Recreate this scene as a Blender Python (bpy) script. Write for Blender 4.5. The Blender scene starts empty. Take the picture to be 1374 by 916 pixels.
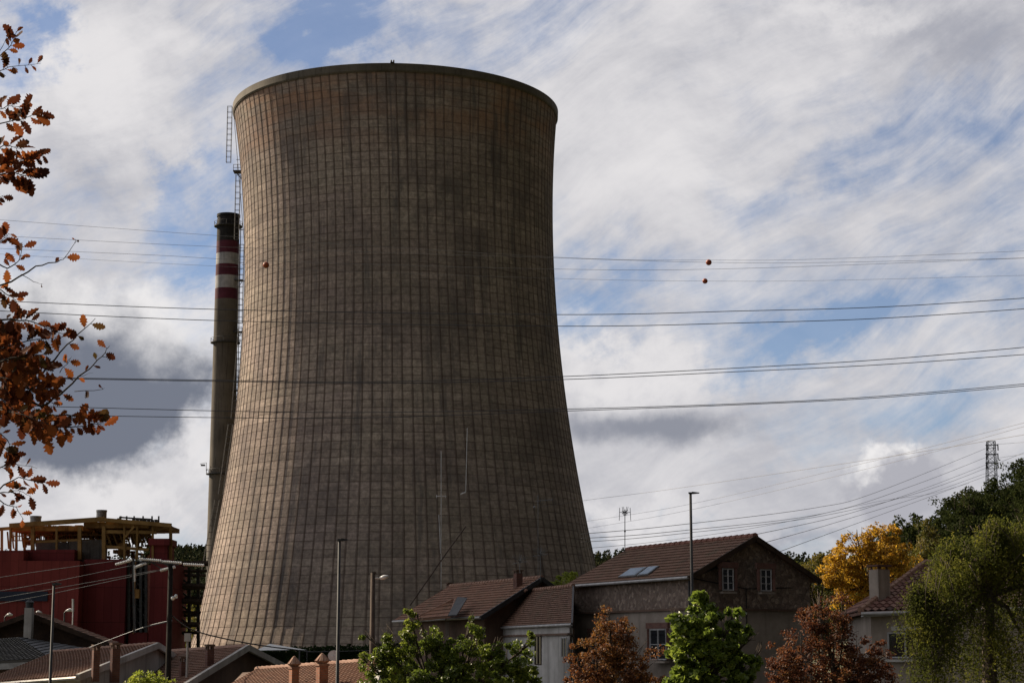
import bpy, math, random
import numpy as np
from mathutils import Vector, Matrix
R = math.radians
F = 2520.0                      # focal length in photo pixels (photo 1374 wide)
CX, CY, HOR = 687.0, 458.0, 875.0
EYE = 6.0
PITCH = math.atan((HOR - CY) / F)
SP, CP = math.sin(PITCH), math.cos(PITCH)
scene = bpy.context.scene
col = scene.collection
rnd = random.Random(7)

def ray(px, py):
    a = (px - CX) / F; b = (CY - py) / F
    return Vector((a, CP - b * SP, SP + b * CP))
def P(px, py, D):
    """world point seen at photo pixel (px,py) on the vertical plane y = D"""
    r = ray(px, py); k = D / r.y
    return Vector((r.x * k, D, EYE + r.z * k))

# ------------------------------------------------------------------ materials
class N:
    """tiny shader node helper"""
    def __init__(s, tree): s.t = tree; s.n = tree.nodes; s.l = tree.links
    def set(s, sock, v):
        if v is None: return
        if isinstance(v, bpy.types.NodeSocket): s.l.new(v, sock)
        else: sock.default_value = v
    def m(s, op, a, b=None, c=None, clamp=False):
        n = s.n.new('ShaderNodeMath'); n.operation = op; n.use_clamp = clamp
        s.set(n.inputs[0], a)
        if b is not None: s.set(n.inputs[1], b)
        if c is not None: s.set(n.inputs[2], c)
        return n.outputs[0]
    def vm(s, op, a, b=None):
        n = s.n.new('ShaderNodeVectorMath'); n.operation = op
        s.set(n.inputs[0], a)
        if b is not None: s.set(n.inputs[1], b)
        return n.outputs[0]
    def comb(s, x, y, z=0.0):
        n = s.n.new('ShaderNodeCombineXYZ')
        for i, v in enumerate((x, y, z)): s.set(n.inputs[i], v)
        return n.outputs[0]
    def sep(s, v):
        n = s.n.new('ShaderNodeSeparateXYZ'); s.set(n.inputs[0], v); return n.outputs
    def noise(s, v, scale, detail=4, rough=0.55, dist=0.0, dim='3D', w=None):
        n = s.n.new('ShaderNodeTexNoise'); n.noise_dimensions = dim
        s.set(n.inputs['Vector'], v); n.inputs['Scale'].default_value = scale
        n.inputs['Detail'].default_value = detail; n.inputs['Roughness'].default_value = rough
        n.inputs['Distortion'].default_value = dist
        return n.outputs[0]
    def white(s, v):
        n = s.n.new('ShaderNodeTexWhiteNoise'); n.noise_dimensions = '3D'; s.set(n.inputs['Vector'], v); return n.outputs['Value']
    def ss(s, x, lo, hi, a=0.0, b=1.0):
        n = s.n.new('ShaderNodeMapRange'); n.interpolation_type = 'SMOOTHSTEP'
        s.set(n.inputs[0], x); s.set(n.inputs[1], lo); s.set(n.inputs[2], hi); s.set(n.inputs[3], a); s.set(n.inputs[4], b)
        return n.outputs[0]
    def mix(s, f, a, b, kind='MIX'):
        n = s.n.new('ShaderNodeMix'); n.data_type = 'RGBA'; n.blend_type = kind; n.clamp_factor = True
        s.set(n.inputs[0], f); s.set(n.inputs[6], col4(a)); s.set(n.inputs[7], col4(b))
        return n.outputs[2]
    def scale(s, c, f):
        n = s.n.new('ShaderNodeVectorMath'); n.operation = 'SCALE'
        s.set(n.inputs[0], c if isinstance(c, bpy.types.NodeSocket) else Vector(c[:3])); s.set(n.inputs['Scale'], f)
        return n.outputs[0]
def col4(c):
    if isinstance(c, bpy.types.NodeSocket): return c
    return (c[0], c[1], c[2], 1.0) if len(c) == 3 else c

def newmat(name):
    m = bpy.data.materials.new(name); m.use_nodes = True
    nt = m.node_tree; nt.nodes.clear()
    out = nt.nodes.new('ShaderNodeOutputMaterial')
    bs = nt.nodes.new('ShaderNodeBsdfPrincipled')
    nt.links.new(bs.outputs[0], out.inputs[0])
    return m, N(nt), bs, out
def bump(h, bs, height, strength=0.5, dist=0.05):
    b = h.n.new('ShaderNodeBump'); b.inputs['Strength'].default_value = strength; b.inputs['Distance'].default_value = dist
    h.l.new(height, b.inputs['Height']); h.l.new(b.outputs[0], bs.inputs['Normal'])
def pos(h):
    return h.n.new('ShaderNodeNewGeometry').outputs['Position']

def mottled(name, c1, c2, scale=1.0, rough=0.8, metal=0.0, detail=5, bmp=0.2, streak=0.0, spec=0.3):
    m, h, bs, o = newmat(name)
    p = pos(h)
    f = h.noise(p, scale, detail, 0.65)
    f = h.ss(f, 0.32, 0.68)
    c = h.mix(f, c1, c2)
    if streak:
        s = h.noise(h.vm('MULTIPLY', p, (2.5, 2.5, 0.18)), 1.0, 3)
        c = h.mix(h.ss(s, 0.5, 0.75, 0.0, streak), c, tuple(v * 0.4 for v in c1))
    h.l.new(c, bs.inputs['Base Color'])
    bs.inputs['Roughness'].default_value = rough; bs.inputs['Metallic'].default_value = metal
    bs.inputs['Specular IOR Level'].default_value = spec
    if bmp: bump(h, bs, h.noise(p, scale * 6, 4), bmp, 0.03)
    return m

def tower_mat():
    m, h, bs, o = newmat('rough_ribbed_concrete')
    uv = h.n.new('ShaderNodeUVMap').outputs[0]
    u, v, _ = h.sep(uv)
    fu = h.m('FRACT', u); fv = h.m('FRACT', v)
    du = h.m('MINIMUM', fu, h.m('SUBTRACT', 1.0, fu)); dv = h.m('MINIMUM', fv, h.m('SUBTRACT', 1.0, fv))
    cu = h.m('FLOOR', u); cv = h.m('FLOOR', v)
    pan = h.white(h.comb(cu, cv, 3.0))
    # narrow sub-boards inside a panel
    sub = h.white(h.comb(cu, h.m('FLOOR', h.m('MULTIPLY', v, 3.0)), 8.0))
    row = h.white(h.comb(0.0, cv, 5.0))
    colr = h.white(h.comb(cu, 0.0, 9.0))
    p = pos(h)
    big = h.noise(p, 0.035, 5, 0.6)
    fine = h.noise(p, 1.6, 5, 0.7)
    base = h.mix(h.ss(big, 0.35, 0.65), (0.330, 0.272, 0.230), (0.450, 0.375, 0.315))
    # brightness factor
    br = h.m('ADD', 0.62, h.m('MULTIPLY', pan, 0.11))
    br = h.m('ADD', br, h.m('MULTIPLY', row, 0.22))
    br = h.m('ADD', br, h.m('MULTIPLY', colr, 0.10))
    br = h.m('ADD', br, h.m('MULTIPLY', sub, 0.14))
    br = h.m('MULTIPLY', br, h.ss(fine, 0.2, 0.8, 0.62, 1.3))
    br = h.m('MULTIPLY', br, h.ss(h.noise(h.comb(h.m('MULTIPLY', u, 1.1), h.m('MULTIPLY', v, 2.6), 30.0), 1.0, 5, 0.75), 0.3, 0.7, 0.78, 1.15))
    hue = h.noise(h.comb(h.m('MULTIPLY', cu, 0.11), h.m('MULTIPLY', cv, 0.17), 12.0), 1.0, 4, 0.7)
    base = h.mix(h.ss(hue, 0.45, 0.66, 0.0, 0.55), base, (0.355, 0.285, 0.265))
    base = h.mix(h.ss(hue, 0.5, 0.34, 0.0, 0.5), base, (0.320, 0.285, 0.235))
    c = h.scale(base, br)
    # reddish cast in the upper bands
    red = h.m('MULTIPLY', h.ss(v, 60.0, 67.5), h.ss(h.noise(h.comb(h.m('MULTIPLY', u, 0.12), h.m('MULTIPLY', v, 0.3)), 1.0, 3), 0.4, 0.6))
    c = h.mix(h.m('MULTIPLY', red, 0.6), c, (0.36, 0.19, 0.11))
    # dark vertical stains
    st = h.noise(h.comb(h.m('MULTIPLY', u, 0.55), h.m('MULTIPLY', v, 0.055), 1.7), 1.0, 4, 0.7)
    c = h.mix(h.ss(st, 0.52, 0.72, 0.0, 0.8), c, (0.095, 0.090, 0.090))
    st2 = h.noise(h.comb(h.m('MULTIPLY', u, 0.16), h.m('MULTIPLY', v, 0.11), 7.7), 1.0, 5, 0.75)
    c = h.mix(h.ss(st2, 0.46, 0.68, 0.0, 0.65), c, (0.12, 0.105, 0.10))
    # long water runs starting under the rim and at mid height
    st4 = h.noise(h.comb(h.m('MULTIPLY', u, 1.9), h.m('MULTIPLY', v, 0.035), 41.0), 1.0, 3, 0.6)
    c = h.mix(h.m('MULTIPLY', h.ss(st4, 0.56, 0.74, 0.0, 0.75), h.ss(v, 25.0, 62.0, 0.35, 1.0)), c, (0.10, 0.09, 0.088))
    # broad tonal lifts of separate pours
    lift = h.noise(h.comb(h.m('MULTIPLY', u, 0.02), h.m('MULTIPLY', h.m('FLOOR', h.m('MULTIPLY', v, 0.5)), 0.9), 17.0), 1.0, 2, 0.5)
    c = h.mix(h.ss(lift, 0.35, 0.65, 0.22, 0.0), c, (0.16, 0.13, 0.12))
    # pale lime runs
    st3 = h.noise(h.comb(h.m('MULTIPLY', u, 1.3), h.m('MULTIPLY', v, 0.03), 4.0), 1.0, 2, 0.5)
    c = h.mix(h.ss(st3, 0.70, 0.82, 0.0, 0.35), c, (0.36, 0.33, 0.30))
    # joints
    wob = h.noise(h.comb(h.m('MULTIPLY', u, 0.7), h.m('MULTIPLY', v, 0.9), 0.0), 1.0, 2)
    ju = h.ss(du, h.m('MULTIPLY', wob, 0.10), h.m('ADD', 0.04, h.m('MULTIPLY', wob, 0.20)), 0.62, 0.0)
    jw = h.white(h.comb(cu, h.m('FLOOR', h.m('ADD', v, 0.5)), 2.0))
    jv = h.m('MULTIPLY', h.ss(dv, 0.02, 0.10, 0.7, 0.0), h.ss(jw, 0.0, 0.8, 0.25, 1.0))
    c = h.mix(ju, c, (0.080, 0.056, 0.048)); c = h.mix(jv, c, (0.105, 0.078, 0.066))
    h.l.new(c, bs.inputs['Base Color']); bs.inputs['Roughness'].default_value = 0.95
    bs.inputs['Specular IOR Level'].default_value = 0.15
    bump(h, bs, h.noise(p, 3.0, 5, 0.7), 0.4, 0.12)
    return m

def tile_mat(name, c1, c2, c3, moss=(0.10, 0.10, 0.06)):
    m, h, bs, o = newmat(name)
    uv = h.n.new('ShaderNodeUVMap').outputs[0]; u, v, _ = h.sep(uv)
    r = h.white(h.comb(h.m('FLOOR', u), h.m('FLOOR', v), 1.0))
    c = h.mix(h.ss(r, 0.0, 0.6), c1, c2); c = h.mix(h.ss(r, 0.75, 1.0), c, c3)
    p = pos(h)
    c = h.mix(h.ss(h.noise(p, 0.9, 5, 0.7), 0.5, 0.75, 0.0, 0.7), c, moss)
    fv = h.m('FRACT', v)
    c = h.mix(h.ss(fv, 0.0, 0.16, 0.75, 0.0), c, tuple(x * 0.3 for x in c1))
    h.l.new(c, bs.inputs['Base Color']); bs.inputs['Roughness'].default_value = 0.85
    bs.inputs['Specular IOR Level'].default_value = 0.25
    bump(h, bs, h.noise(p, 14, 3), 0.3, 0.02)
    return m

def stone_mat(name, tones, mortar, scale=2.6):
    m, h, bs, o = newmat(name)
    p = pos(h)
    q = h.vm('ADD', p, h.scale(h.comb(h.noise(p, 2.0, 2), h.noise(p, 2.3, 2), h.noise(p, 2.7, 2)), 0.3))
    vo = h.n.new('ShaderNodeTexVoronoi'); vo.feature = 'F1'; h.l.new(q, vo.inputs['Vector']); vo.inputs['Scale'].default_value = scale
    ve = h.n.new('ShaderNodeTexVoronoi'); ve.feature = 'DISTANCE_TO_EDGE'; h.l.new(q, ve.inputs['Vector']); ve.inputs['Scale'].default_value = scale
    x = h.sep(vo.outputs['Color'])[0]
    c = h.mix(h.ss(x, 0.1, 0.5), tones[0], tones[1]); c = h.mix(h.ss(x, 0.6, 1.0), c, tones[2])
    c = h.mix(h.ss(h.noise(p, 9, 4), 0.3, 0.7, 0.0, 0.4), c, tones[0])
    e = h.ss(ve.outputs['Distance'], 0.0, 0.07, 1.0, 0.0)
    c = h.mix(e, c, mortar)
    h.l.new(c, bs.inputs['Base Color']); bs.inputs['Roughness'].default_value = 0.95
    bump(h, bs, h.ss(ve.outputs['Distance'], 0.0, 0.12), 0.7, 0.04)
    return m

def brick_mat(name, c1, c2, mortar, scale=1.0):
    m, h, bs, o = newmat(name)
    p = pos(h); x, y, z = h.sep(p)
    b = h.n.new('ShaderNodeTexBrick'); h.l.new(h.comb(h.m('ADD', x, y), z, 0.0), b.inputs['Vector'])
    b.inputs['Scale'].default_value = scale * 4; b.inputs['Color1'].default_value = col4(c1); b.inputs['Color2'].default_value = col4(c2)
    b.inputs['Mortar'].default_value = col4(mortar); b.inputs['Mortar Size'].default_value = 0.025
    c = h.mix(h.ss(h.noise(p, 3, 4), 0.4, 0.7, 0, 0.5), b.outputs[0], tuple(v * .4 for v in c1))
    h.l.new(c, bs.inputs['Base Color']); bs.inputs['Roughness'].default_value = 0.9
    return m

def leaf_mat(name, stops, trans=0.35, rough=0.5, clump=0.5, spec=0.3):
    m, h, bs, o = newmat(name)
    g = h.n.new('ShaderNodeNewGeometry')
    f = h.m('ADD', h.m('MULTIPLY', g.outputs['Random Per Island'], 1 - clump), h.m('MULTIPLY', h.ss(h.noise(g.outputs['Position'], 0.9, 3), 0.3, 0.7), clump))
    cr = h.n.new('ShaderNodeValToRGB'); h.l.new(f, cr.inputs[0])
    el = cr.color_ramp.elements
    while len(el) > 1: el.remove(el[-1])
    el[0].position = 0; el[0].color = col4(stops[0])
    for i, s in enumerate(stops[1:], 1):
        e = el.new(i / (len(stops) - 1)); e.color = col4(s)
    h.l.new(cr.outputs[0], bs.inputs['Base Color']); bs.inputs['Roughness'].default_value = rough
    bs.inputs['Specular IOR Level'].default_value = spec
    tr = h.n.new('ShaderNodeBsdfTranslucent'); h.l.new(h.scale(cr.outputs[0], 1.6), tr.inputs[0])
    mx = h.n.new('ShaderNodeMixShader'); mx.inputs[0].default_value = trans
    h.l.new(bs.outputs[0], mx.inputs[1]); h.l.new(tr.outputs[0], mx.inputs[2]); h.l.new(mx.outputs[0], o.inputs[0])
    return m

def glass_mat(name, c=(0.012, 0.014, 0.017), rough=0.08, spec=0.8):
    m, h, bs, o = newmat(name)
    p = pos(h)
    h.l.new(h.mix(h.noise(p, 1.5, 2), c, tuple(v * 1.8 for v in c)), bs.inputs['Base Color'])
    bs.inputs['Roughness'].default_value = rough; bs.inputs['Specular IOR Level'].default_value = spec
    return m

def clad(name, c1, c2):
    m, h, bs, o = newmat(name); p = pos(h); x, y, z = h.sep(p)
    c = h.mix(h.ss(h.noise(h.vm('MULTIPLY', p, (1, 1, 0.35)), 0.16, 6, 0.7), 0.35, 0.65), c1, c2)
    pan = h.white(h.comb(h.m('FLOOR', h.m('MULTIPLY', x, 0.8)), h.m('FLOOR', h.m('MULTIPLY', z, 0.19)), 0.0))
    c = h.scale(c, h.m('ADD', 0.86, h.m('MULTIPLY', pan, 0.28)))
    fx = h.m('FRACT', h.m('MULTIPLY', x, 0.8)); fz = h.m('FRACT', h.m('MULTIPLY', z, 0.19))
    c = h.mix(h.ss(fx, 0.0, 0.10, 0.45, 0.0), c, (0.02, 0.006, 0.006)); c = h.mix(h.ss(fz, 0.0, 0.035, 0.6, 0.0), c, (0.02, 0.006, 0.006))
    c = h.mix(h.ss(h.noise(h.vm('MULTIPLY', p, (1.6, 1.6, 0.12)), 1.0, 3), 0.55, 0.75, 0.0, 0.4), c, (0.05, 0.012, 0.012))
    h.l.new(c, bs.inputs['Base Color']); bs.inputs['Roughness'].default_value = 0.75; bs.inputs['Specular IOR Level'].default_value = 0.12
    return m
M = {
 'tower': tower_mat(),
 'tower_inner': mottled('dark_inner_concrete', (0.08, 0.07, 0.06), (0.12, 0.10, 0.09), 0.3),
 'rim': mottled('stained_rim_concrete', (0.085, 0.074, 0.058), (0.135, 0.118, 0.094), 0.25, streak=0.7),
 'steel_dark': mottled('dark_galvanised_steel', (0.035, 0.035, 0.038), (0.07, 0.07, 0.072), 3, 0.6, 0.4, bmp=0),
 'steel_dark2': mottled('dull_grey_pole_steel', (0.03, 0.032, 0.035), (0.055, 0.058, 0.062), 3, 0.7, 0.2, bmp=0),
 'steel_grey': mottled('grey_galvanised_steel', (0.12, 0.13, 0.14), (0.22, 0.23, 0.24), 3, 0.45, 0.6, bmp=0),
 'steel_pale': mottled('pale_aluminium', (0.42, 0.42, 0.42), (0.6, 0.6, 0.6), 3, 0.4, 0.5, bmp=0),
 'black': mottled('soot_and_bay_shade_black', (0.012, 0.012, 0.013), (0.03, 0.028, 0.028), 0.6, 0.8, spec=0.15),
 'maroon': mottled('weathered_red_paint', (0.065, 0.016, 0.028), (0.095, 0.024, 0.038), 0.5, 0.75, spec=0.15),
 'white': mottled('weathered_white_paint', (0.24, 0.24, 0.245), (0.36, 0.36, 0.365), 0.5, 0.75, streak=0.5),
 'stack': mottled('stained_stack_concrete', (0.078, 0.068, 0.056), (0.125, 0.110, 0.092), 0.12, 0.9, streak=0.7),
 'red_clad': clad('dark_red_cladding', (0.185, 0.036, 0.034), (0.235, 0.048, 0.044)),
 'red_clad2': clad('darker_red_cladding', (0.125, 0.022, 0.024), (0.165, 0.030, 0.032)),  # same cladding in a darker tone, for the set-back walls
 'yellow_steel': mottled('ochre_painted_steel', (0.19, 0.112, 0.042), (0.33, 0.20, 0.075), 0.35, 0.8, bmp=0, spec=0.15),
 'ochre_panel': mottled('rusty_ochre_panelling', (0.13, 0.068, 0.026), (0.32, 0.18, 0.065), 0.5, 0.85, streak=0.7, bmp=0, spec=0.1),
 'grey_panel': mottled('grey_sheet_panelling', (0.10, 0.095, 0.09), (0.20, 0.19, 0.18), 0.4, 0.7, streak=0.6),
 'blue_band': mottled('dark_blue_glazing_band', (0.012, 0.018, 0.04), (0.02, 0.028, 0.06), 0.5, 0.3, bmp=0),
 'wood': mottled('dark_stained_wood', (0.03, 0.018, 0.012), (0.06, 0.036, 0.022), 2.5, 0.8),
 'tarred': mottled('tarred_black_timber', (0.010, 0.009, 0.008), (0.022, 0.019, 0.017), 3, 0.95, spec=0.1),
 'pole_wood': mottled('weathered_pole_timber', (0.05, 0.035, 0.028), (0.09, 0.065, 0.05), 3, 0.9),
 'render_white': mottled('stained_white_render', (0.36, 0.34, 0.31), (0.52, 0.50, 0.47), 0.8, 0.9, streak=0.5),
 'render_grey': mottled('grey_cement_render', (0.24, 0.20, 0.165), (0.36, 0.305, 0.255), 0.8, 0.9, streak=0.5),
 'render_brown': mottled('brown_render', (0.11, 0.07, 0.05), (0.17, 0.11, 0.08), 0.8, 0.9, streak=0.4),
 'stone': stone_mat('rubble_stone', ((0.16, 0.115, 0.09), (0.25, 0.185, 0.145), (0.42, 0.33, 0.26)), (0.19, 0.155, 0.13), 5.5),
 'brick': brick_mat('orange_chimney_brick', (0.30, 0.11, 0.055), (0.38, 0.15, 0.08), (0.22, 0.17, 0.13)),
 'brick_dark': brick_mat('dark_chimney_brick', (0.13, 0.05, 0.035), (0.18, 0.075, 0.05), (0.12, 0.10, 0.09)),
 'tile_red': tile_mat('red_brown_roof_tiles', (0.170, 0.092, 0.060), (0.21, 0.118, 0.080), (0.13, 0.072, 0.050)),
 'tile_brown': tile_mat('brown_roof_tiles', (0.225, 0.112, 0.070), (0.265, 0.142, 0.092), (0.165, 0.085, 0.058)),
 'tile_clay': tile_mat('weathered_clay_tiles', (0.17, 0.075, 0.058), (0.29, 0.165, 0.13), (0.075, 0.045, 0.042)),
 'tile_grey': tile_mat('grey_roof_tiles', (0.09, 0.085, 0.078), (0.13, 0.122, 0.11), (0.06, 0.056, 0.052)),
 'clay': mottled('clay_ridge_tile', (0.22, 0.12, 0.085), (0.34, 0.21, 0.15), 4, 0.85),
 'clay_dark': mottled('dark_red_ridge_tile', (0.16, 0.07, 0.05), (0.24, 0.11, 0.08), 4, 0.85),
 'gutter': mottled('weathered_zinc_gutter', (0.30, 0.29, 0.28), (0.45, 0.44, 0.43), 3, 0.5, 0.3, bmp=0),
 'lead': mottled('dark_lead_flashing', (0.03, 0.032, 0.035), (0.05, 0.05, 0.055), 3, 0.6, bmp=0),
 'frame_white': mottled('white_window_frame', (0.34, 0.34, 0.34), (0.46, 0.46, 0.46), 4, 0.6, bmp=0),
 'glass': glass_mat('dark_window_glass'),
 'skylight': glass_mat('painted_reflection_glass', (0.34, 0.42, 0.52), 0.12, 1.0),  # pale blue base colour stands in for sky reflected in the panes
 'insulator': mottled('glazed_porcelain', (0.55, 0.57, 0.58), (0.7, 0.72, 0.73), 8, 0.2, bmp=0, spec=0.7),
 'lamp_glass': mottled('lamp_head_plastic', (0.55, 0.55, 0.55), (0.7, 0.7, 0.7), 5, 0.3, bmp=0),
 'ball': mottled('orange_marker_plastic', (0.26, 0.05, 0.02), (0.34, 0.08, 0.03), 1.5, 0.5, bmp=0),
 'wire': mottled('aluminium_conductor', (0.055, 0.055, 0.06), (0.09, 0.09, 0.095), 0.2, 0.6, 0.2, bmp=0),
 'wire_thin': mottled('dull_thin_conductor', (0.13, 0.13, 0.14), (0.18, 0.18, 0.19), 0.2, 0.6, 0.2, bmp=0),
 'cable_black': mottled('black_rubber_cable', (0.01, 0.01, 0.01), (0.02, 0.02, 0.02), 2, 0.7, bmp=0),
 'bark': mottled('rough_bark', (0.04, 0.03, 0.024), (0.09, 0.07, 0.055), 6, 0.95, bmp=0.6),
 'twig': mottled('dark_twig_bark', (0.025, 0.018, 0.015), (0.05, 0.038, 0.03), 20, 0.9),
 'canvas': mottled('white_canvas', (0.55, 0.55, 0.53), (0.68, 0.68, 0.66), 1.5, 0.8, bmp=0),
 'ground': mottled('dry_grass_and_soil', (0.035, 0.045, 0.018), (0.085, 0.075, 0.04), 0.12, 0.95),
 'road': mottled('worn_asphalt', (0.045, 0.045, 0.045), (0.06, 0.06, 0.058), 0.8, 0.9),
 'oak_leaf': leaf_mat('russet_oak_leaf', [(0.022, 0.009, 0.006), (0.055, 0.016, 0.008), (0.10, 0.028, 0.010), (0.18, 0.055, 0.014), (0.04, 0.014, 0.008), (0.045, 0.038, 0.01)], 0.42, 0.8, 0.25, 0.08),
 'green_leaf': leaf_mat('bright_green_leaf', [(0.025, 0.042, 0.008), (0.062, 0.090, 0.014), (0.12, 0.155, 0.022), (0.26, 0.29, 0.045)], 0.4, 0.38, 0.5),
 'big_leaf': leaf_mat('broad_green_leaf', [(0.035, 0.055, 0.010), (0.075, 0.110, 0.016), (0.14, 0.19, 0.028), (0.25, 0.30, 0.045)], 0.42, 0.35, 0.45),
 'yg_leaf': leaf_mat('yellow_green_leaf', [(0.10, 0.13, 0.02), (0.20, 0.24, 0.03), (0.30, 0.30, 0.05)], 0.45),
 'red_leaf': leaf_mat('rust_red_leaf', [(0.040, 0.020, 0.012), (0.08, 0.030, 0.015), (0.125, 0.048, 0.018), (0.18, 0.085, 0.024), (0.08, 0.06, 0.02)], 0.4, 0.6, 0.5),
 'red_leaf2': leaf_mat('dark_wine_leaf', [(0.035, 0.018, 0.012), (0.07, 0.026, 0.016), (0.11, 0.040, 0.019), (0.15, 0.065, 0.022), (0.065, 0.045, 0.018)], 0.4, 0.6, 0.5),
 'gold_leaf': leaf_mat('golden_leaf', [(0.09, 0.055, 0.010), (0.22, 0.12, 0.012), (0.36, 0.21, 0.02), (0.46, 0.28, 0.03), (0.15, 0.13, 0.02)], 0.45, 0.6, 0.5),
 'willow_leaf': leaf_mat('drooping_olive_leaf', [(0.028, 0.036, 0.009), (0.052, 0.062, 0.012), (0.09, 0.098, 0.017), (0.17, 0.155, 0.024)], 0.4, 0.8, 0.6, 0.1),
 'dark_leaf': leaf_mat('dark_oak_wood_leaf', [(0.010, 0.014, 0.005), (0.018, 0.026, 0.008), (0.030, 0.039, 0.011), (0.055, 0.058, 0.015)], 0.25, 0.9, 0.6, 0.05),
 'mid_leaf': leaf_mat('autumn_green_leaf', [(0.03, 0.04, 0.010), (0.06, 0.068, 0.014), (0.12, 0.10, 0.02), (0.20, 0.14, 0.02)], 0.35, 0.6, 0.6),
 'far_leaf': leaf_mat('far_pine_wood', [(0.010, 0.018, 0.012), (0.02, 0.03, 0.016), (0.04, 0.045, 0.02), (0.07, 0.06, 0.02)], 0.1, 0.9, 0.7, 0.05),
 'hedge_leaf': leaf_mat('dark_hedge_leaf', [(0.008, 0.014, 0.006), (0.015, 0.026, 0.009), (0.025, 0.04, 0.012)], 0.2, 0.9, 0.5, 0.05),
}

# ------------------------------------------------------------------ mesh helper
class MB:
    def __init__(s): s.v = []; s.f = []; s.uv = {}
    def quad(s, *pts, uv=None):
        b = len(s.v); s.v += [Vector(p) for p in pts]; s.f.append(tuple(range(b, b + len(pts))))
        if uv: s.uv[len(s.f) - 1] = uv
    def box(s, lo, hi, rot=0.0, piv=None):
        x0, y0, z0 = lo; x1, y1, z1 = hi
        vs = [Vector(p) for p in ((x0,y0,z0),(x1,y0,z0),(x1,y1,z0),(x0,y1,z0),(x0,y0,z1),(x1,y0,z1),(x1,y1,z1),(x0,y1,z1))]
        if rot:
            c = Vector(piv) if piv else Vector(((x0+x1)/2, (y0+y1)/2, 0)); m = Matrix.Rotation(rot, 3, 'Z')
            c.z = 0; vs = [m @ (v - c) + c for v in vs]
        s.hexa(vs)
    def hexa(s, vs):
        b = len(s.v); s.v += vs
        for f in ((0,3,2,1),(4,5,6,7),(0,1,5,4),(1,2,6,5),(2,3,7,6),(3,0,4,7)): s.f.append(tuple(b + i for i in f))
    def prism(s, poly, vec):
        """closed prism: polygon poly (list of points) swept by vec"""
        n = len(poly); b = len(s.v); vec = Vector(vec)
        s.v += [Vector(p) for p in poly] + [Vector(p) + vec for p in poly]
        s.f.append(tuple(b + i for i in reversed(range(n)))); s.f.append(tuple(b + n + i for i in range(n)))
        for i in range(n):
            j = (i + 1) % n; s.f.append((b + i, b + j, b + n + j, b + n + i))
    def beam(s, p, q, w, h=None):
        h = h or w; p = Vector(p); q = Vector(q); d = (q - p).normalized()
        up = Vector((0,0,1)) if abs(d.z) < 0.95 else Vector((0,1,0))
        a = d.cross(up).normalized(); u = a.cross(d).normalized()
        a *= w / 2; u *= h / 2
        s.hexa([p - a - u, q - a - u, q + a - u, p + a - u, p - a + u, q - a + u, q + a + u, p + a + u])
    def tube(s, pts, rad, n=6, cap=True):
        pts = [Vector(p) for p in pts]
        if not isinstance(rad, (list, tuple)): rad = [rad] * len(pts)
        b = len(s.v); m = len(pts)
        ref = None
        for i, p in enumerate(pts):
            d = (pts[min(i + 1, m - 1)] - pts[max(i - 1, 0)]).normalized()
            if ref is None: ref = Vector((0,0,1)) if abs(d.z) < 0.9 else Vector((0,1,0))
            a = d.cross(ref).normalized(); u = a.cross(d).normalized(); ref = u
            for k in range(n):
                t = 2 * math.pi * k / n
                s.v.append(p + (a * math.cos(t) + u * math.sin(t)) * rad[i])
        for i in range(m - 1):
            for k in range(n):
                k2 = (k + 1) % n
                s.f.append((b + i*n + k, b + i*n + k2, b + (i+1)*n + k2, b + (i+1)*n + k))
        if cap:
            s.f.append(tuple(b + k for k in reversed(range(n)))); s.f.append(tuple(b + (m-1)*n + k for k in range(n)))
    def lathe(s, c, prof, n=24):
        """prof: list of (r,z); around vertical axis at c (x,y)"""
        b = len(s.v)
        for r, z in prof:
            for k in range(n):
                t = 2 * math.pi * k / n; s.v.append(Vector((c[0] + r * math.cos(t), c[1] + r * math.sin(t), z)))
        for i in range(len(prof) - 1):
            for k in range(n):
                k2 = (k + 1) % n; s.f.append((b+i*n+k, b+i*n+k2, b+(i+1)*n+k2, b+(i+1)*n+k))
        s.f.append(tuple(b + k for k in reversed(range(n)))); s.f.append(tuple(b + (len(prof)-1)*n + k for k in range(n)))
    def ball(s, c, r, n=12, sz=1.0):
        s.lathe((c[0], c[1]), [(max(r * math.sin(math.pi * i / n), 0.001), c[2] - r * sz * math.cos(math.pi * i / n)) for i in range(n + 1)], n * 2)
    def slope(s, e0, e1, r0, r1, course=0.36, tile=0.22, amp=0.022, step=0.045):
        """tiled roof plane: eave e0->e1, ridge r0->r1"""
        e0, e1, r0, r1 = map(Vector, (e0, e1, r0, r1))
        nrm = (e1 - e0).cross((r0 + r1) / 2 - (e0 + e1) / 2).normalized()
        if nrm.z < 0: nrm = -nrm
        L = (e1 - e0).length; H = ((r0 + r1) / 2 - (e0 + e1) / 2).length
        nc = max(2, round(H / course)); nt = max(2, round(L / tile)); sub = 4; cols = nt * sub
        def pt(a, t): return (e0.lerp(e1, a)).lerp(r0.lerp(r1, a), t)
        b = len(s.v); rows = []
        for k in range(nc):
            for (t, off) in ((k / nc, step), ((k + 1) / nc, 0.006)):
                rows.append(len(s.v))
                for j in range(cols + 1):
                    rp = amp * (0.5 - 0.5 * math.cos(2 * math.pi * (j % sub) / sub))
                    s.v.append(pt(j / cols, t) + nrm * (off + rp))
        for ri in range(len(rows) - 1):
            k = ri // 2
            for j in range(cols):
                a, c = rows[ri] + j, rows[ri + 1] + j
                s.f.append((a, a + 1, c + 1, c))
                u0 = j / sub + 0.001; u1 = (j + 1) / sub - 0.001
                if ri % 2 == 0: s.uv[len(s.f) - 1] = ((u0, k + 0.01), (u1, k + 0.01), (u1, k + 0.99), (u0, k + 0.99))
                else: s.uv[len(s.f) - 1] = ((u0, k + 1.01), (u1, k + 1.01), (u1, k + 1.02), (u0, k + 1.02))
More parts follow.
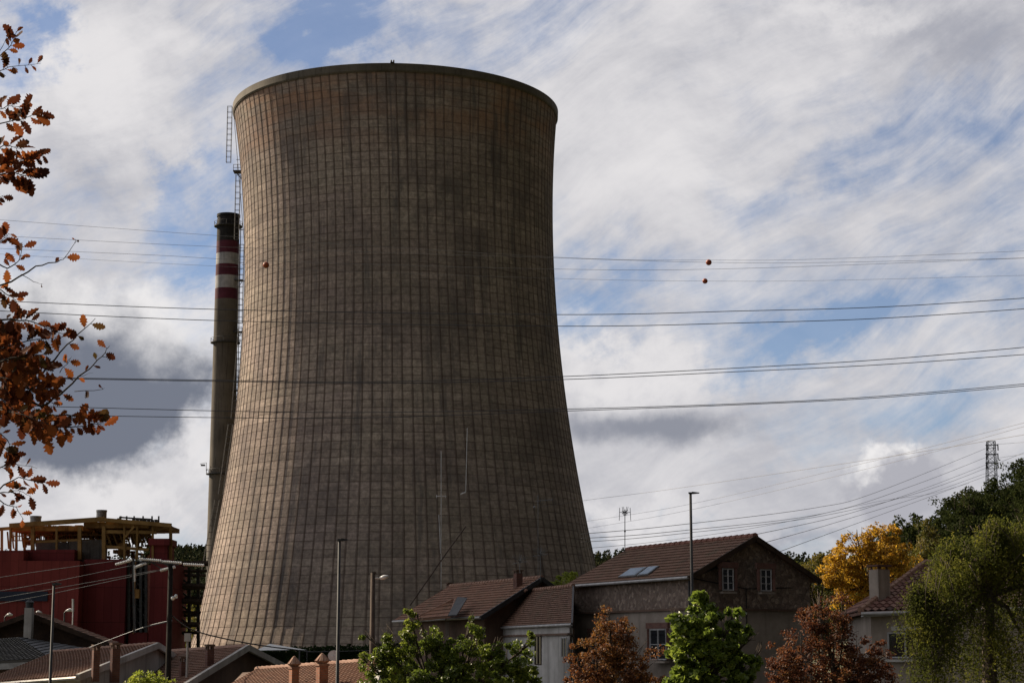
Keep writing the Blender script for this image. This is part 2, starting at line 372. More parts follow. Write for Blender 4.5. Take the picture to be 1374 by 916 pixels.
        # soffit and edges
        o = -nrm * 0.10
        top = [e0, e1, r1, r0]
        s.quad(*[p + o for p in reversed(top)])
        for i in range(4):
            p, q = top[i], top[(i + 1) % 4]
            if (p - q).length > 0.05: s.quad(p + o, q + o, q + nrm * 0.03, p + nrm * 0.03)
    def caps(s, p, q, r=0.11, seg=0.42):
        """row of overlapping ridge tiles"""
        p = Vector(p); q = Vector(q); n = max(1, int((q - p).length / seg)); d = (q - p) / n
        for i in range(n):
            s.tube([p + d * i, p + d * (i + 1.08)], [r * 1.12, r * 0.86], 8)
    def mesh(s, name, mat, off=Vector((0,0,0)), smooth=False):
        me = bpy.data.meshes.new(name)
        me.from_pydata([tuple(v - off) for v in s.v], [], s.f)
        if s.uv:
            lay = me.uv_layers.new(name='UVMap'); data = lay.data
            for p in me.polygons:
                u = s.uv.get(p.index)
                if u:
                    for k, li in enumerate(p.loop_indices): data[li].uv = u[k]
        if smooth: me.polygons.foreach_set('use_smooth', [True] * len(me.polygons))
        me.materials.append(mat); me.update()
        return me

def tag(o, label=None, cat=None, group=None, kind=None):
    if label: o['label'] = label
    if cat: o['category'] = cat
    if group: o['group'] = group
    if kind: o['kind'] = kind
    return o
def thing(name, label, cat, loc=(0,0,0), group=None):
    o = bpy.data.objects.new(name, None); col.objects.link(o); o.location = Vector(loc); o.empty_display_size = 0.3
    return tag(o, label, cat, group)
def root_loc(o):
    v = Vector(o.location)
    while o.parent: o = o.parent; v += Vector(o.location)
    return v
def part(name, mb, mat, parent=None, smooth=False, label=None):
    off = root_loc(parent) if parent else Vector((0,0,0))
    o = bpy.data.objects.new(name, mb.mesh(name, M[mat], off, smooth)); col.objects.link(o)
    if parent: o.parent = parent
    if label: o['label'] = label
    return o
def single(name, mb, mat, label, cat, loc=(0,0,0), group=None, kind=None, smooth=False):
    loc = Vector(loc)
    o = bpy.data.objects.new(name, mb.mesh(name, M[mat], loc, smooth)); o.location = loc; col.objects.link(o)
    return tag(o, label, cat, group, kind)
def dup(root, loc, rotz=0.0, sc=1.0, label=None):
    r = root.copy(); col.objects.link(r); r.location = loc; r.rotation_euler = (0, 0, rotz); r.scale = (sc, sc, sc)
    if label: r['label'] = label
    for ch in root.children:
        c = ch.copy(); col.objects.link(c); c.parent = r
        for g in ch.children:
            d = g.copy(); col.objects.link(d); d.parent = c
    return r

# ------------------------------------------------------------------ ground
def sstep(x, a, b):
    t = min(1, max(0, (x - a) / (b - a))); return t * t * (3 - 2 * t)
HP = [(-4000, 735), (-600, 735), (0, 742), (300, 748), (850, 748), (1060, 752), (1130, 745), (1190, 712), (1250, 700), (1300, 676), (1340, 655), (1374, 640), (1500, 585), (1800, 540), (4000, 560)]
def hp(px):
    for (a, b), (c, d) in zip(HP, HP[1:]):
        if px <= c: return b + (d - b) * (px - a) / (c - a)
    return HP[-1][1]
def H(x, y):
    z = 4.4 * (1 - sstep(math.hypot(x, y), 8, 30))
    if y > 60:
        px = CX + F * CP * x / y
        # right hillside at about 240 m
        t = sstep(y, 115, 250) * (1 - 0.4 * sstep(y, 260, 420)) * sstep(px, 1020, 1180)
        zh = EYE + (HOR - hp(px)) / F * 250 - 7.5
        z = max(z, t * zh)
        # far ridge
        t2 = sstep(y, 420, 780)
        z = max(z, t2 * (EYE + 29.0 + (3.5 if x < 0 else 0) + 0.8 * math.sin(x * 0.03) + 1.2 * math.sin(x * 0.011 + 1)))
        # bank beyond the power station, left of the tower
        t3 = sstep(y, 360, 440) * sstep(x, -150, -90) * 0 
        if px < 320: z = max(z, sstep(y, 395, 520) * 16)
    else:
        z += 0
    return z
g = MB(); NX, NY = 120, 130
ys = [-60 + 160 * (i / 40) for i in range(41)] + [100 + (1400 - 100) * ((i + 1) / 89) ** 1.15 for i in range(89)]
xs = [math.copysign(abs(t) ** 1.7, t) * 1300 for t in [(-1 + 2 * i / NX) for i in range(NX + 1)]]
for y in ys:
    for x in xs: g.v.append(Vector((x, y, H(x, y))))
for j in range(len(ys) - 1):
    for i in range(NX):
        b = j * (NX + 1) + i; g.f.append((b, b + 1, b + NX + 2, b + NX + 1))
gr = part('ground', g, 'ground', smooth=True); gr['kind'] = 'structure'
big = MB(); big.quad((-9000, -9000, -0.6), (9000, -9000, -0.6), (9000, 9000, -0.6), (-9000, 9000, -0.6))
bg = part('far_plain', big, 'ground'); bg['kind'] = 'structure'
rd = MB(); rd.box((-60, 36, -0.05), (60, 43, 0.06))
o = part('road', rd, 'road'); o['kind'] = 'structure'
kb = MB(); kb.box((-60, 43, -0.05), (60, 45.2, 0.19)); o = part('pavement', kb, 'render_grey'); o['kind'] = 'structure'

# ------------------------------------------------------------------ cooling tower
TD = 343.0
sil = [(150,314,747),(200,320.5,742.8),(250,325,741.4),(300,327,741),(355,328,742.3),(405,328,746),(450,326,749.4),(500,322.3,755.4),(550,316.5,761),(600,310,768.4),(640,303.8,775.5),(675,298.4,782.3),(711,291.4,789.5),(745,284.6,796),(813,269.7,811.5),(869,257.5,824),(905,249,832)]
prof = []
for y, xl, xr in sil:
    a, b = ray(xl, y), ray(xr, y)
    al, ar = math.atan2(a.x, a.y), math.atan2(b.x, b.y)
    c = (al + ar) / 2; h_ = (ar - al) / 2
    dh = TD / math.cos(c)
    rr = dh * math.sin(h_)
    el = (a.z / math.hypot(a.x, a.y) + b.z / math.hypot(b.x, b.y)) / 2
    prof.append((EYE + dh * math.cos(h_) * el, TD * math.tan(c), rr))
prof.sort()
pz = [p[0] for p in prof]
# smooth quadratic-ish interpolation through polynomial fits
cr_ = np.polyfit(pz, [p[2] for p in prof], 5); cc_ = np.polyfit(pz, [p[1] for p in prof], 2)
ZTOP = pz[-1] - 0.75; ZB = 1.0
def trad(z):
    if z < 10: return float(np.polyval(cr_, 10) + (10 - z) * 0.33)
    return float(np.polyval(cr_, z))
def tcx(z): return float(np.polyval(cc_, z))
NR, NROW = 112, 71
tower = thing('cooling_tower', 'huge ribbed concrete cooling tower with soot stains rising behind the houses', 'cooling tower', (tcx(0), TD, 0))
tm = MB()
ZS = 6.0
rows = []
for i in range(NROW + 5):      # extra rows below the visible base
    v0 = i - 4
    for dv_, dr in ((0.0, 0.0), (0.06, 0.05), (0.94, 0.05)):
        rows.append((v0 + dv_, dr))
    if i == NROW + 4: pass
rh = (ZTOP - ZS) / NROW
rows = [(v, d) for v, d in rows if v <= NROW]
cols_ = []
for k in range(NR):
    for du, dr in ((-0.045, 0.09), (0.045, 0.09), (0.07, 0.0), (0.5, 0.0), (0.93, 0.0)):
        cols_.append((k + du, dr))
nc = len(cols_)
for v, d in rows:
    z = ZS + v * rh; r0 = trad(z); c0 = tcx(z)
    for u, dr in cols_:
        t = 2 * math.pi * u / NR
        r = r0 + (dr if dr else d * 0.6)
        tm.v.append(Vector((c0 + r * math.cos(t), TD + r * math.sin(t), z)))
for i in range(len(rows) - 1):
    for k in range(nc):
        k2 = (k + 1) % nc
        tm.f.append((i * nc + k, i * nc + k2, (i + 1) * nc + k2, (i + 1) * nc + k))
        u0, u1 = cols_[k][0], cols_[k2][0] + (NR if k2 == 0 else 0)
        v0, v1 = rows[i][0], rows[i + 1][0]
        tm.uv[len(tm.f) - 1] = ((u0 + 200, v0 + 0), (u1 + 200, v0), (u1 + 200, v1), (u0 + 200, v1))
part('shell', tm, 'tower', tower)
inn = MB(); n = 96; zs = [1 + (ZTOP - 1) * i / 24 for i in range(25)]
for z in zs:
    for k in range(n):
        t = 2 * math.pi * k / n; r = trad(z) - 0.4; inn.v.append(Vector((tcx(z) + r * math.cos(t), TD + r * math.sin(t), z)))
for i in range(24):
    for k in range(n):
        k2 = (k + 1) % n; inn.f.append((i*n+k2, i*n+k, (i+1)*n+k, (i+1)*n+k2))
part('inner_wall', inn, 'tower_inner', tower, True)
rm = MB(); rt = trad(ZTOP); cxt = tcx(ZTOP); n = 240
pr = [(rt - 0.5, ZTOP - 0.05), (rt + 0.15, ZTOP - 0.25), (rt + 0.34, ZTOP + 0.05), (rt + 0.38, ZTOP + 1.25), (rt + 0.2, ZTOP + 1.32), (rt - 0.5, ZTOP + 1.32), (rt - 0.5, ZTOP - 0.05)]
for r, z in pr:
    for k in range(n):
        t = 2 * math.pi * k / n; rm.v.append(Vector((cxt + r * math.cos(t), TD + r * math.sin(t), z)))
for i in range(len(pr) - 1):
    for k in range(n):
        k2 = (k + 1) % n; rm.f.append((i*n+k, i*n+k2, (i+1)*n+k2, (i+1)*n+k))
part('rim', rm, 'rim', tower)
# small beacon on the near edge of the rim
cl = MB(); c = Vector((cxt + 1.2, TD - rt - 0.45, ZTOP + 1.25)); cl.box(c - Vector((0.35, 0.2, 0)), c + Vector((0.35, 0.2, 0.14))); cl.tube([c + Vector((-.2, 0, 0)), c + Vector((-.2, 0, .5))], 0.13, 6); cl.tube([c + Vector((.22, 0, 0)), c + Vector((.22, 0, .5))], 0.13, 6)
part('beacon', cl, 'steel_dark', tower)
# caged ladder on the left flank
ladder_t = R(180 - 7)
def lad(z, off=1.2):
    r = trad(z) + off
    return Vector((tcx(z) + r * math.cos(ladder_t), TD + r * math.sin(ladder_t), z))
lm = MB()
def ladder_seg(z0, z1, off):
    a, b = lad(z0, off), lad(z1, off); w = 0.42
    if z0 > 60: a = Vector((b.x, b.y, z0))
    for dx in (-w, w): lm.tube([a + Vector((dx, 0, 0)), b + Vector((dx, 0, 0))], 0.05, 4)
    for dx in (-w, w): lm.tube([a + Vector((dx, -0.7, 0)), b + Vector((dx, -0.7, 0))], 0.035, 4)
    nn = int((z1 - z0) / 1.1)
    for i in range(nn + 1):
        p = a.lerp(b, i / nn)
        lm.tube([p + Vector((-w, 0, 0)), p + Vector((-w, -0.7, 0)), p + Vector((w, -0.7, 0)), p + Vector((w, 0, 0)), p + Vector((-w, 0, 0))], 0.035, 4)
ztop_l = ZTOP + 3.6
ladder_seg(ztop_l - 11, ztop_l, 1.4); ladder_seg(ztop_l - 26, ztop_l - 13.5, 1.5); ladder_seg(ztop_l - 42, ztop_l - 27, 1.5)
ladder_seg(ztop_l - 60, ztop_l - 43, 1.5); ladder_seg(ztop_l - 74, ztop_l - 61, 1.9); ladder_seg(ztop_l - 88, ztop_l - 75, 2.4)
lm.tube([lad(z, 0.9) for z in (8, 20, 40, 60, 80, ZTOP + 2.6)], 0.05, 4)
for i in range(14):
    z = 10 + i * 6.8; lm.tube([lad(z, -0.1), lad(z, 1.6)], 0.05, 4)
ld = part('ladder', lm, 'steel_dark', tower)
pm = MB()
for zz in (ztop_l - 12.8,):
    c = lad(zz, 1.1)
    pm.box(c + Vector((-1.2, -1.0, -0.15)), c + Vector((1.1, 1.0, 0.1)))
    for dx in (-1.15, -0.4, 0.4, 1.0): pm.tube([c + Vector((dx, -0.95, 0)), c + Vector((dx, -0.95, 1.2))], 0.05, 4)
    for dz in (0.6, 1.2): pm.tube([c + Vector((-1.15, -0.95, dz)), c + Vector((1.05, -0.95, dz))], 0.05, 4)
    pm.tube([c + Vector((-0.9, 0, 0)), c + Vector((1.2, 0, -2.4))], 0.07, 4)
part('platform', pm, 'steel_dark', ld)
# ------------------------------------------------------------------ chimney stack
CD = 455.0
ct = P(306.8, 289, CD); cb = P(303, 880, CD)
def stack_r(z): return 15.2 / F * CD * 1.0 + (ct.z - z) * 0.006
st = thing('chimney_stack', 'tall slim chimney with black top and red and white bands beside the cooling tower', 'chimney', (ct.x, CD, 0))
bands = [('black', 289, 325), ('maroon', 325, 341), ('white', 341, 356), ('maroon', 356, 371), ('white', 371, 388), ('maroon', 388, 402.5)]
zlast = None
names = {'black': 'sooty_top', 'maroon': 'red_band', 'white': 'white_band'}
for mt, y0, y1 in bands:
    z0, z1 = P(300, y0, CD).z, P(300, y1, CD).z
    b = MB(); b.lathe((ct.x, CD), [(stack_r(z1), z1 + 0.002), (stack_r(z0), z0)], 72)
    if mt == 'black': b.lathe((ct.x, CD), [(stack_r(z0) * 1.05, z0 - 0.5), (stack_r(z0) * 1.05, z0 + 0.15)], 40)
    part(names[mt], b, mt, st); zlast = z1
b = MB(); b.lathe((ct.x, CD), [(stack_r(z), z) for z in (-0.3, 30, 60, zlast)], 72)
part('shaft', b, 'stack', st)
def gallery(y, w, seen=1):
    z = P(300, y, CD).z; r = stack_r(z); b = MB()
    b.lathe((ct.x, CD), [(r + 0.02, z - 0.25), (r + w, z - 0.1), (r + w, z + 0.1), (r + 0.02, z + 0.12)], 32)
    for k in range(16):
        t = 2 * math.pi * k / 16; c = Vector((ct.x + (r + w - 0.05) * math.cos(t), CD + (r + w - 0.05) * math.sin(t), z))
        b.tube([c, c + Vector((0, 0, 1.1))], 0.05, 4)
    ring = [Vector((ct.x + (r + w - 0.05) * math.cos(2*math.pi*k/24), CD + (r + w - 0.05) * math.sin(2*math.pi*k/24), z + 1.1)) for k in range(25)]
    b.tube(ring, 0.05, 4)
    part('gallery', b, 'steel_dark', st)
gallery(304, 0.75); gallery(460, 0.7); gallery(636, 0.75)
b = MB()
for a_ in (-0.3, 0.3):
    b.tube([Vector((ct.x + stack_r(z) * math.cos(R(-12)) + 0.55, CD - 1.3 + a_, z)) for z in (8, 60, ct.z - 3)], 0.06, 4)
for z in np.arange(10, ct.z - 3, 0.9):
    x = ct.x + stack_r(z) * math.cos(R(-12)) + 0.55
    b.tube([(x, CD - 1.6, z), (x, CD - 1.0, z)], 0.04, 4)
    if int(z * 1.11) % 5 == 0: b.tube([(x - 0.8, CD - 1.2, z), (x + 0.5, CD - 1.2, z)], 0.07, 4)
for y in (378, 447, 525, 600):
    z = P(300, y, CD).z; x = ct.x + stack_r(z)
    b.box((x - 0.7, CD - 2.6, z - 0.1), (x + 1.5, CD - 0.6, z + 0.12)); b.tube([(x + 1.4, CD - 2.5, z), (x + 1.4, CD - 2.5, z + 1.2), (x - 0.6, CD - 2.5, z + 1.2)], 0.06, 4)
    b.tube([(x + 1.3, CD - 1.6, z), (x - 0.1, CD - 1.6, z - 2.2)], 0.08, 4)
part('ladder', b, 'steel_dark', st)
b = MB(); z = P(300, 632, CD).z; x = ct.x - stack_r(z)
b.tube([(x - 0.6, CD - 1, z), (x - 0.6, CD - 1, z + 2), (x - 2.1, CD - 1, z + 1.7)], 0.07, 4); b.box((x - 1.9, CD - 1.3, z + 1.2), (x - 0.9, CD - 0.7, z + 1.55))
part('beacon_arm', b, 'steel_dark', st)

# ------------------------------------------------------------------ red boiler house
BD = 290.0
def pbox(mb, x0, y0, x1, y1, D, dep):
    a = P(x0, y1, D); c = P(x1, y0, D); b_ = P(x0, y0, D)
    mb.box((a.x, D, a.z), (c.x, D + dep, c.z))
bh = thing('boiler_house', 'dark red clad power station building topped by an open ochre steel frame', 'industrial building', (P(110, 875, BD).x, BD, 0))
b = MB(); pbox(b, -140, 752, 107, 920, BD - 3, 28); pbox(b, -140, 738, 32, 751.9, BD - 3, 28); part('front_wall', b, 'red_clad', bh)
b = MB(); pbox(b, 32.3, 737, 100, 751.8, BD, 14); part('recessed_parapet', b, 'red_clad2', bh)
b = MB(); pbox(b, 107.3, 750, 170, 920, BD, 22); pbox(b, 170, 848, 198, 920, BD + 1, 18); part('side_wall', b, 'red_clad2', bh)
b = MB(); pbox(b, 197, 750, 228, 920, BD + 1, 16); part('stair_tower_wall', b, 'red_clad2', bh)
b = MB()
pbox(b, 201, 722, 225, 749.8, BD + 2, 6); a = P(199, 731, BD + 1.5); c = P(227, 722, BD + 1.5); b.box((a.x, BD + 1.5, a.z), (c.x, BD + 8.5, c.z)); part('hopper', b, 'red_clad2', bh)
b = MB(); pbox(b, -140, 793, 64, 806, BD - 3.2, 0.18); part('window_band', b, 'blue_band', bh)
# dark open bay with steelwork
b = MB(); pbox(b, 170.2, 752, 196.8, 847.8, BD + 9, 1); part('bay_shade_sheet', b, 'black', bh)  # black sheet stands in for the shade inside the open bay
b = MB()
for x in (173, 181, 189, 196): b.beam(P(x, 752, BD + 1), P(x, 848, BD + 1), 0.4)
for y in (762, 778, 795, 812, 829, 843): b.beam(P(170, y, BD + 2), P(197, y - 1, BD + 2), 0.3)
for i in range(5): b.beam(P(181, 762 + 17 * i, BD + 1.5), P(196, 778 + 17 * i, BD + 1.5), 0.22)
part('bay_steelwork', b, 'steel_dark', bh)
b = MB(); pbox(b, 179, 745, 181.5, 850, BD - 1.5, 0.4); pbox(b, 181, 790, 187, 802, BD - 1.6, 1); part('drain_pipe', b, 'ochre_panel', bh)
rs0 = random.Random(8)
# grey sheet wall on the roof and ochre panels
b = MB(); 
for (x0, y0, x1, y1, dd) in ((48, 727, 92, 737, 6), (92, 724, 141, 750, 5)): pbox(b, x0, y0, x1, y1, BD + dd, 2)
part('roof_screen', b, 'grey_panel', bh)
b = MB()
pbox(b, 13, 705, 112, 712, BD + 3, 14); pbox(b, 112, 700, 200, 708, BD + 2, 14)
pbox(b, 60, 712, 108, 724, BD + 14, 0.5); pbox(b, 40, 712, 52, 722, BD + 15, 0.5); pbox(b, 110, 708, 141, 722, BD + 12, 0.5); pbox(b, 142, 708, 166, 736, BD + 11, 0.5)
pbox(b, 178, 708, 186, 730, BD + 10, 0.5)
pbox(b, 158, 728, 170, 745, BD + 4, 3)
pbox(b, 196, 705, 229, 711, BD + 3, 8)
for i in range(46):
    x = rs0.uniform(50, 192); w_ = rs0.uniform(4, 11); pbox(b, x, 704 + rs0.uniform(0, 4), x + w_, rs0.uniform(712, 724), BD + rs0.uniform(12, 19), 0.4)
for i in range(70):
    x = rs0.uniform(16, 200); y = rs0.uniform(712, 746 if x > 142 else 735); w_ = rs0.uniform(1, 6); h_ = rs0.uniform(1, 7)
    pbox(b, x, y, x + w_, y + h_, BD + rs0.uniform(6, 12), rs0.uniform(0.5, 2))
part('roof_deck', b, 'ochre_panel', bh)
b = MB()
rs = random.Random(3)
for x in (14, 44, 76, 107, 139.5, 167, 184, 205): 
    w = 0.55 if x in (44, 107, 139.5) else 0.32
    b.beam(P(x, 706, BD + 2), P(x, 750 if x > 40 else 739, BD + 2), w)
for x in (229,): b.beam(P(x, 705, BD + 3), P(x, 752, BD + 3), 0.45)
for x in (2.5, 22, 33): b.beam(P(x, 710, BD + 8), P(x, 738, BD + 8), 0.35)
b.beam(P(-20, 711, BD + 2.4), P(45, 706, BD + 2.4), 0.5); b.beam(P(13, 705, BD + 1.6), P(140, 696, BD + 1.6), 0.7); b.beam(P(140, 697, BD + 1.4), P(230, 704.5, BD + 1.4), 0.6)
b.beam(P(141, 713, BD + 2.2), P(210, 714, BD + 2.2), 0.5); b.beam(P(141, 733, BD + 2.2), P(200, 737, BD + 2.2), 0.45); b.beam(P(44, 727, BD + 2.2), P(107, 724, BD + 2.2), 0.35)
for i in range(7):
    x = 143 + i * 8.5; b.beam(P(x, 714, BD + 5), P(x + 7, 733, BD + 5), 0.25)
for i in range(16):
    x = 10 + i * 6.2; y0 = 712 + rs.random() * 4; b.beam(P(x, y0, BD + 9), P(x + rs.uniform(-1, 4), 736 - i * 0.5, BD + 9), 0.22)
for i in range(6):
    x = 175 + i * 5; b.beam(P(x, 710, BD + 6), P(x + 3, 728, BD + 6), 0.3)
b.beam(P(200, 715, BD + 3), P(228, 706, BD + 3), 0.3)
for i in range(46):
    x = 14 + i * 4.1 + rs.uniform(-1, 1); b.beam(P(x, 705, BD + rs.uniform(4, 13)), P(x + rs.uniform(-.6, .6), 733 if x > 110 else 724, BD + 9), 0.16)
for i in range(26):
    x = rs.uniform(14, 196); y = rs.uniform(707, 728); b.beam(P(x, y, BD + rs.uniform(3, 12)), P(x + rs.uniform(6, 16), y + rs.uniform(-6, 6), BD + rs.uniform(3, 12)), 0.15)
for y in (708.5, 711, 717, 723): b.beam(P(15, y + 2, BD + 7), P(200, y - 1, BD + 7), 0.16)
# sloping strut
b.beam(P(168, 720, BD + 1), P(180, 706, BD + 1), 0.3)
part('steel_frame', b, 'yellow_steel', bh)
b = MB()
for x0, x1, y in ((160, 178, 693.5), (178, 205, 695), (205, 229, 703)):
    b.beam(P(x0, y, BD + 2), P(x1, y + 1.5, BD + 2), 0.25)
for x in (162, 170, 180, 192, 204, 213): b.beam(P(x, 692, BD + 2), P(x, 702, BD + 2), 0.22)
for i in range(14):
    x = 142 + i * 5; b.box(P(x, 700, BD + 2), P(x, 700, BD + 2) + Vector((0.45, 0.6, rs.uniform(0.2, 0.7))))
part('roof_railing', b, 'steel_dark', bh)
for x0, x1, y0, y1 in ((40, 55, 692, 704), (129, 143, 684, 697)):
    c = P((x0 + x1) / 2, y1, BD + 6); t_ = P((x0 + x1) / 2, y0, BD + 6); r = (x1 - x0) / 2 / F * BD
    b = MB(); b.lathe((c.x, BD + 6), [(r, c.z - 0.3), (r, t_.z - 0.3), (r * 1.06, t_.z - 0.3), (r * 1.06, t_.z)], 20)
    part('roof_vent', b, 'steel_grey', bh)

# pipe rack between boiler house and tower
pr_ = thing('pipe_rack', 'dark rusty steel rack of stacked pipes between the red building and the tower', 'pipe rack', (P(252, 875, 303).x, 303, 0))
b = MB()
for i, y in enumerate((757, 766, 771, 785, 790, 802, 806, 820, 826, 838, 848)):
    c0, c1 = P(226, y, 303 + i % 3), P(279 - i * 1.4, y + (i % 4 - 1.5), 303 + i % 3)
    b.tube([c0, c1], 0.28 if i % 3 else 0.5, 6)
part('pipes', b, 'pole_wood', pr_)
b = MB()
for x in (231, 242, 254, 266): b.beam(P(x, 762, 304), P(x, 892, 304), 0.5)
for i in range(5): b.beam(P(231, 766 + 18 * i, 303.6), P(254, 784 + 18 * i, 303.6), 0.28)
part('rack_frame', b, 'steel_dark', pr_)

# ------------------------------------------------------------------ houses
def window_at(parent, c, along, w, h, out, frame='frame_white', cross=1, sill=None, lintel=None, rec=0.03):
    """window centred at c, on a wall running 'along', facing 'out'"""
    a = Vector(along).normalized(); o_ = Vector(out).normalized(); up = Vector((0,0,1)); c = Vector(c)
    f = MB(); t = 0.055
    def bar(s0, z0, s1, z1, w0=t, d=0.05):
        f.beam(c + a * s0 + up * z0 + o_ * d, c + a * s1 + up * z1 + o_ * d, w0, w0)
    bar(-w/2, -h/2 - t/2, -w/2, h/2 + t/2); bar(w/2, -h/2 - t/2, w/2, h/2 + t/2)
    bar(-w/2 + t/2, h/2, w/2 - t/2, h/2); bar(-w/2 + t/2, -h/2, w/2 - t/2, -h/2)
    bar(0, -h/2 + t/2, 0, h/2 - t/2, 0.06)
    if cross: 
        for k in range(1, cross + 1):
            z = -h/2 + h * k / (cross + 1); bar(-w/2 + t/2, z, -0.03, z, 0.03, 0.055); bar(0.03, z, w/2 - t/2, z, 0.03, 0.055)
    fr = part('window', f, frame, parent)
    g_ = MB(); q = [c + a * s_ * (w/2 - t/2) + up * z_ * (h/2 - t/2) + o_ * 0.035 for s_, z_ in ((-1,-1),(1,-1),(1,1),(-1,1))]
    g_.quad(*q); part('pane', g_, 'glass', fr)
    if sill:
        s_ = MB(); s_.beam(c - a * (w/2 + 0.12) - up * (h/2 + 0.12) + o_ * 0.09, c + a * (w/2 + 0.12) - up * (h/2 + 0.12) + o_ * 0.09, 0.22, 0.09); part('sill', s_, sill, fr)
    if lintel:
        s_ = MB()
        s_.beam(c - a * (w/2 + 0.28) + up * (h/2 + 0.18) + o_ * 0.05, c + a * (w/2 + 0.28) + up * (h/2 + 0.18) + o_ * 0.05, 0.14, 0.26)
        for sg in (-1, 1): s_.beam(c + a * sg * (w/2 + 0.16) - up * (h/2) + o_ * 0.045, c + a * sg * (w/2 + 0.16) + up * (h/2 + 0.04) + o_ * 0.045, 0.13, 0.16)
        part('surround', s_, lintel, fr)
    return fr

def gable_house(root, A, B, C, ze, zr, wall, roof, split=None, wall2=None, over=0.35, zb=-0.3, ridgecap='clay', gut='gutter', thick_verge='lead', back=True, cap_r=0.11):
    """A near corner of roof outline, B other gable corner, C far end along ridge (xy). returns helpers"""
    A = Vector((A[0], A[1], 0)); B = Vector((B[0], B[1], 0)); C = Vector((C[0], C[1], 0)); Dp = B + (C - A)
    L = (C - A).normalized(); W = (B - A).normalized()
    Mid = (A + B) / 2; MidC = (C + Dp) / 2
    up = Vector((0,0,1))
    a, b_, c, d = A + L * over + W * over, B + L * over - W * over, C - L * over + W * over, Dp - L * over - W * over
    half = (B - A).length / 2; k = (zr - ze) / half
    zw = ze + k * over - 0.10
    zpk = zr - 0.12
    m1 = (a + b_) / 2
    w_ = MB()
    if split:
        w_.prism([a + up * split, b_ + up * split, b_ + up * zw, m1 + up * zpk, a + up * zw], c - a)
        part('upper_wall', w_, wall, root)
        w2 = MB(); ww = 0.03
        w2.prism([a - W*ww - L*ww + up * zb, b_ + W*ww - L*ww + up * zb, b_ + W*ww - L*ww + up * (split - 0.003), a - W*ww - L*ww + up * (split - 0.003)], c - a + L*2*ww)
        part('lower_wall', w2, wall2, root)
        w3 = MB(); pp = [a, b_]
        w3.beam(a - W*0.12 - L*0.06 + up*split, b_ + W*0.12 - L*0.06 + up*split, 0.16, 0.1); w3.beam(a - W*0.06 + L*0.03 + up*split, c - W*0.06 + up*split, 0.16, 0.1)
        part('string_course', w3, 'render_brown', root)
    else:
        w_.prism([a + up * zb, b_ + up * zb, b_ + up * zw, m1 + up * zpk, a + up * zw], c - a)
        part('wall', w_, wall, root)
    rf = MB()
    rf.slope(C + up*ze, A + up*ze, MidC + up*zr, Mid + up*zr)
    rf.slope(B + up*ze, Dp + up*ze, Mid + up*zr, MidC + up*zr)
    rfo = part('roof', rf, roof, root)
    rc = MB(); rc.caps(Mid + up*(zr+0.02), MidC + up*(zr+0.02), cap_r, cap_r * 3.8); part('ridge_tiles', rc, ridgecap, rfo)
    gt = MB(); o_ = -W * 0.05 + up * (ze - 0.05); gt.tube([A + o_, C + o_], 0.07, 8); o_ = W * 0.05 + up * (ze - 0.05); gt.tube([B + o_, Dp + o_], 0.07, 8)
    part('gutter', gt, gut, root)
    vb = MB()
    for p, q in ((A + up*ze, Mid + up*zr), (B + up*ze, Mid + up*zr)):
        vb.beam(p - L*0.04 - up*0.08, q - L*0.04 - up*0.08, 0.08, 0.24)
    part('verge_board', vb, thick_verge, rfo)
    return dict(a=a, b=b_, c=c, L=L, W=W, Mid=Mid, MidC=MidC, A=A, B=B, C=C, roof=rfo, k=k)

def chimney(rf, x0, x1, yt, yb, D, mat, cap='slab', capmat='render_brown'):
    a = P(x0, yb, D); t_ = P(x1, yt, D); w = t_.x - a.x
    b = MB(); zt = t_.z; m_ = (a.x + t_.x) / 2; w /= 1.3; a.x = m_ - w / 2; t_.x = m_ + w / 2
    if cap == 'slab':
        b.box((a.x, D, a.z - 0.4), (t_.x, D + w, zt - 0.18), 0.5)
    else:
        b.box((a.x, D, a.z - 0.4), (t_.x, D + w, zt - 0.3), 0.5)
    ch = part('chimney', b, mat, rf); c = Vector(((a.x + t_.x) / 2, D + w / 2, 0))
    b = MB()
    if cap == 'slab':
        for sx in (-1, 1):
            for sy in (-1, 1): b.box((c.x + sx*w*0.36 - 0.03, c.y + sy*w*0.36 - 0.03, zt - 0.18), (c.x + sx*w*0.36 + 0.03, c.y + sy*w*0.36 + 0.03, zt - 0.07), 0.5, (c.x, c.y, 0))
        b.box((c.x - w*0.62, c.y - w*0.62, zt - 0.07), (c.x + w*0.62, c.y + w*0.62, zt), 0.5)
    else:   # little tiled hood of leaning clay tiles
        zz = zt - 0.3
        b.box((c.x - w*0.6, c.y - w*0.6, zz), (c.x + w*0.6, c.y + w*0.6, zz + 0.06), 0.5)
        n = 8
        for k in range(n):
            t = 2*math.pi*k/n; b.tube([(c.x + w*0.62*math.cos(t), c.y + w*0.62*math.sin(t), zz + 0.09), (c.x + 0.08*w*math.cos(t), c.y + 0.08*w*math.sin(t), zt - 0.03)], [0.085, 0.05], 6)
        b.ball((c.x, c.y, zt - 0.02), 0.05, 5)
    part('chimney_cap', b, capmat, ch)
    return ch
def xy(px, D, py=830): p = P(px, py, D); return (p.x, p.y)

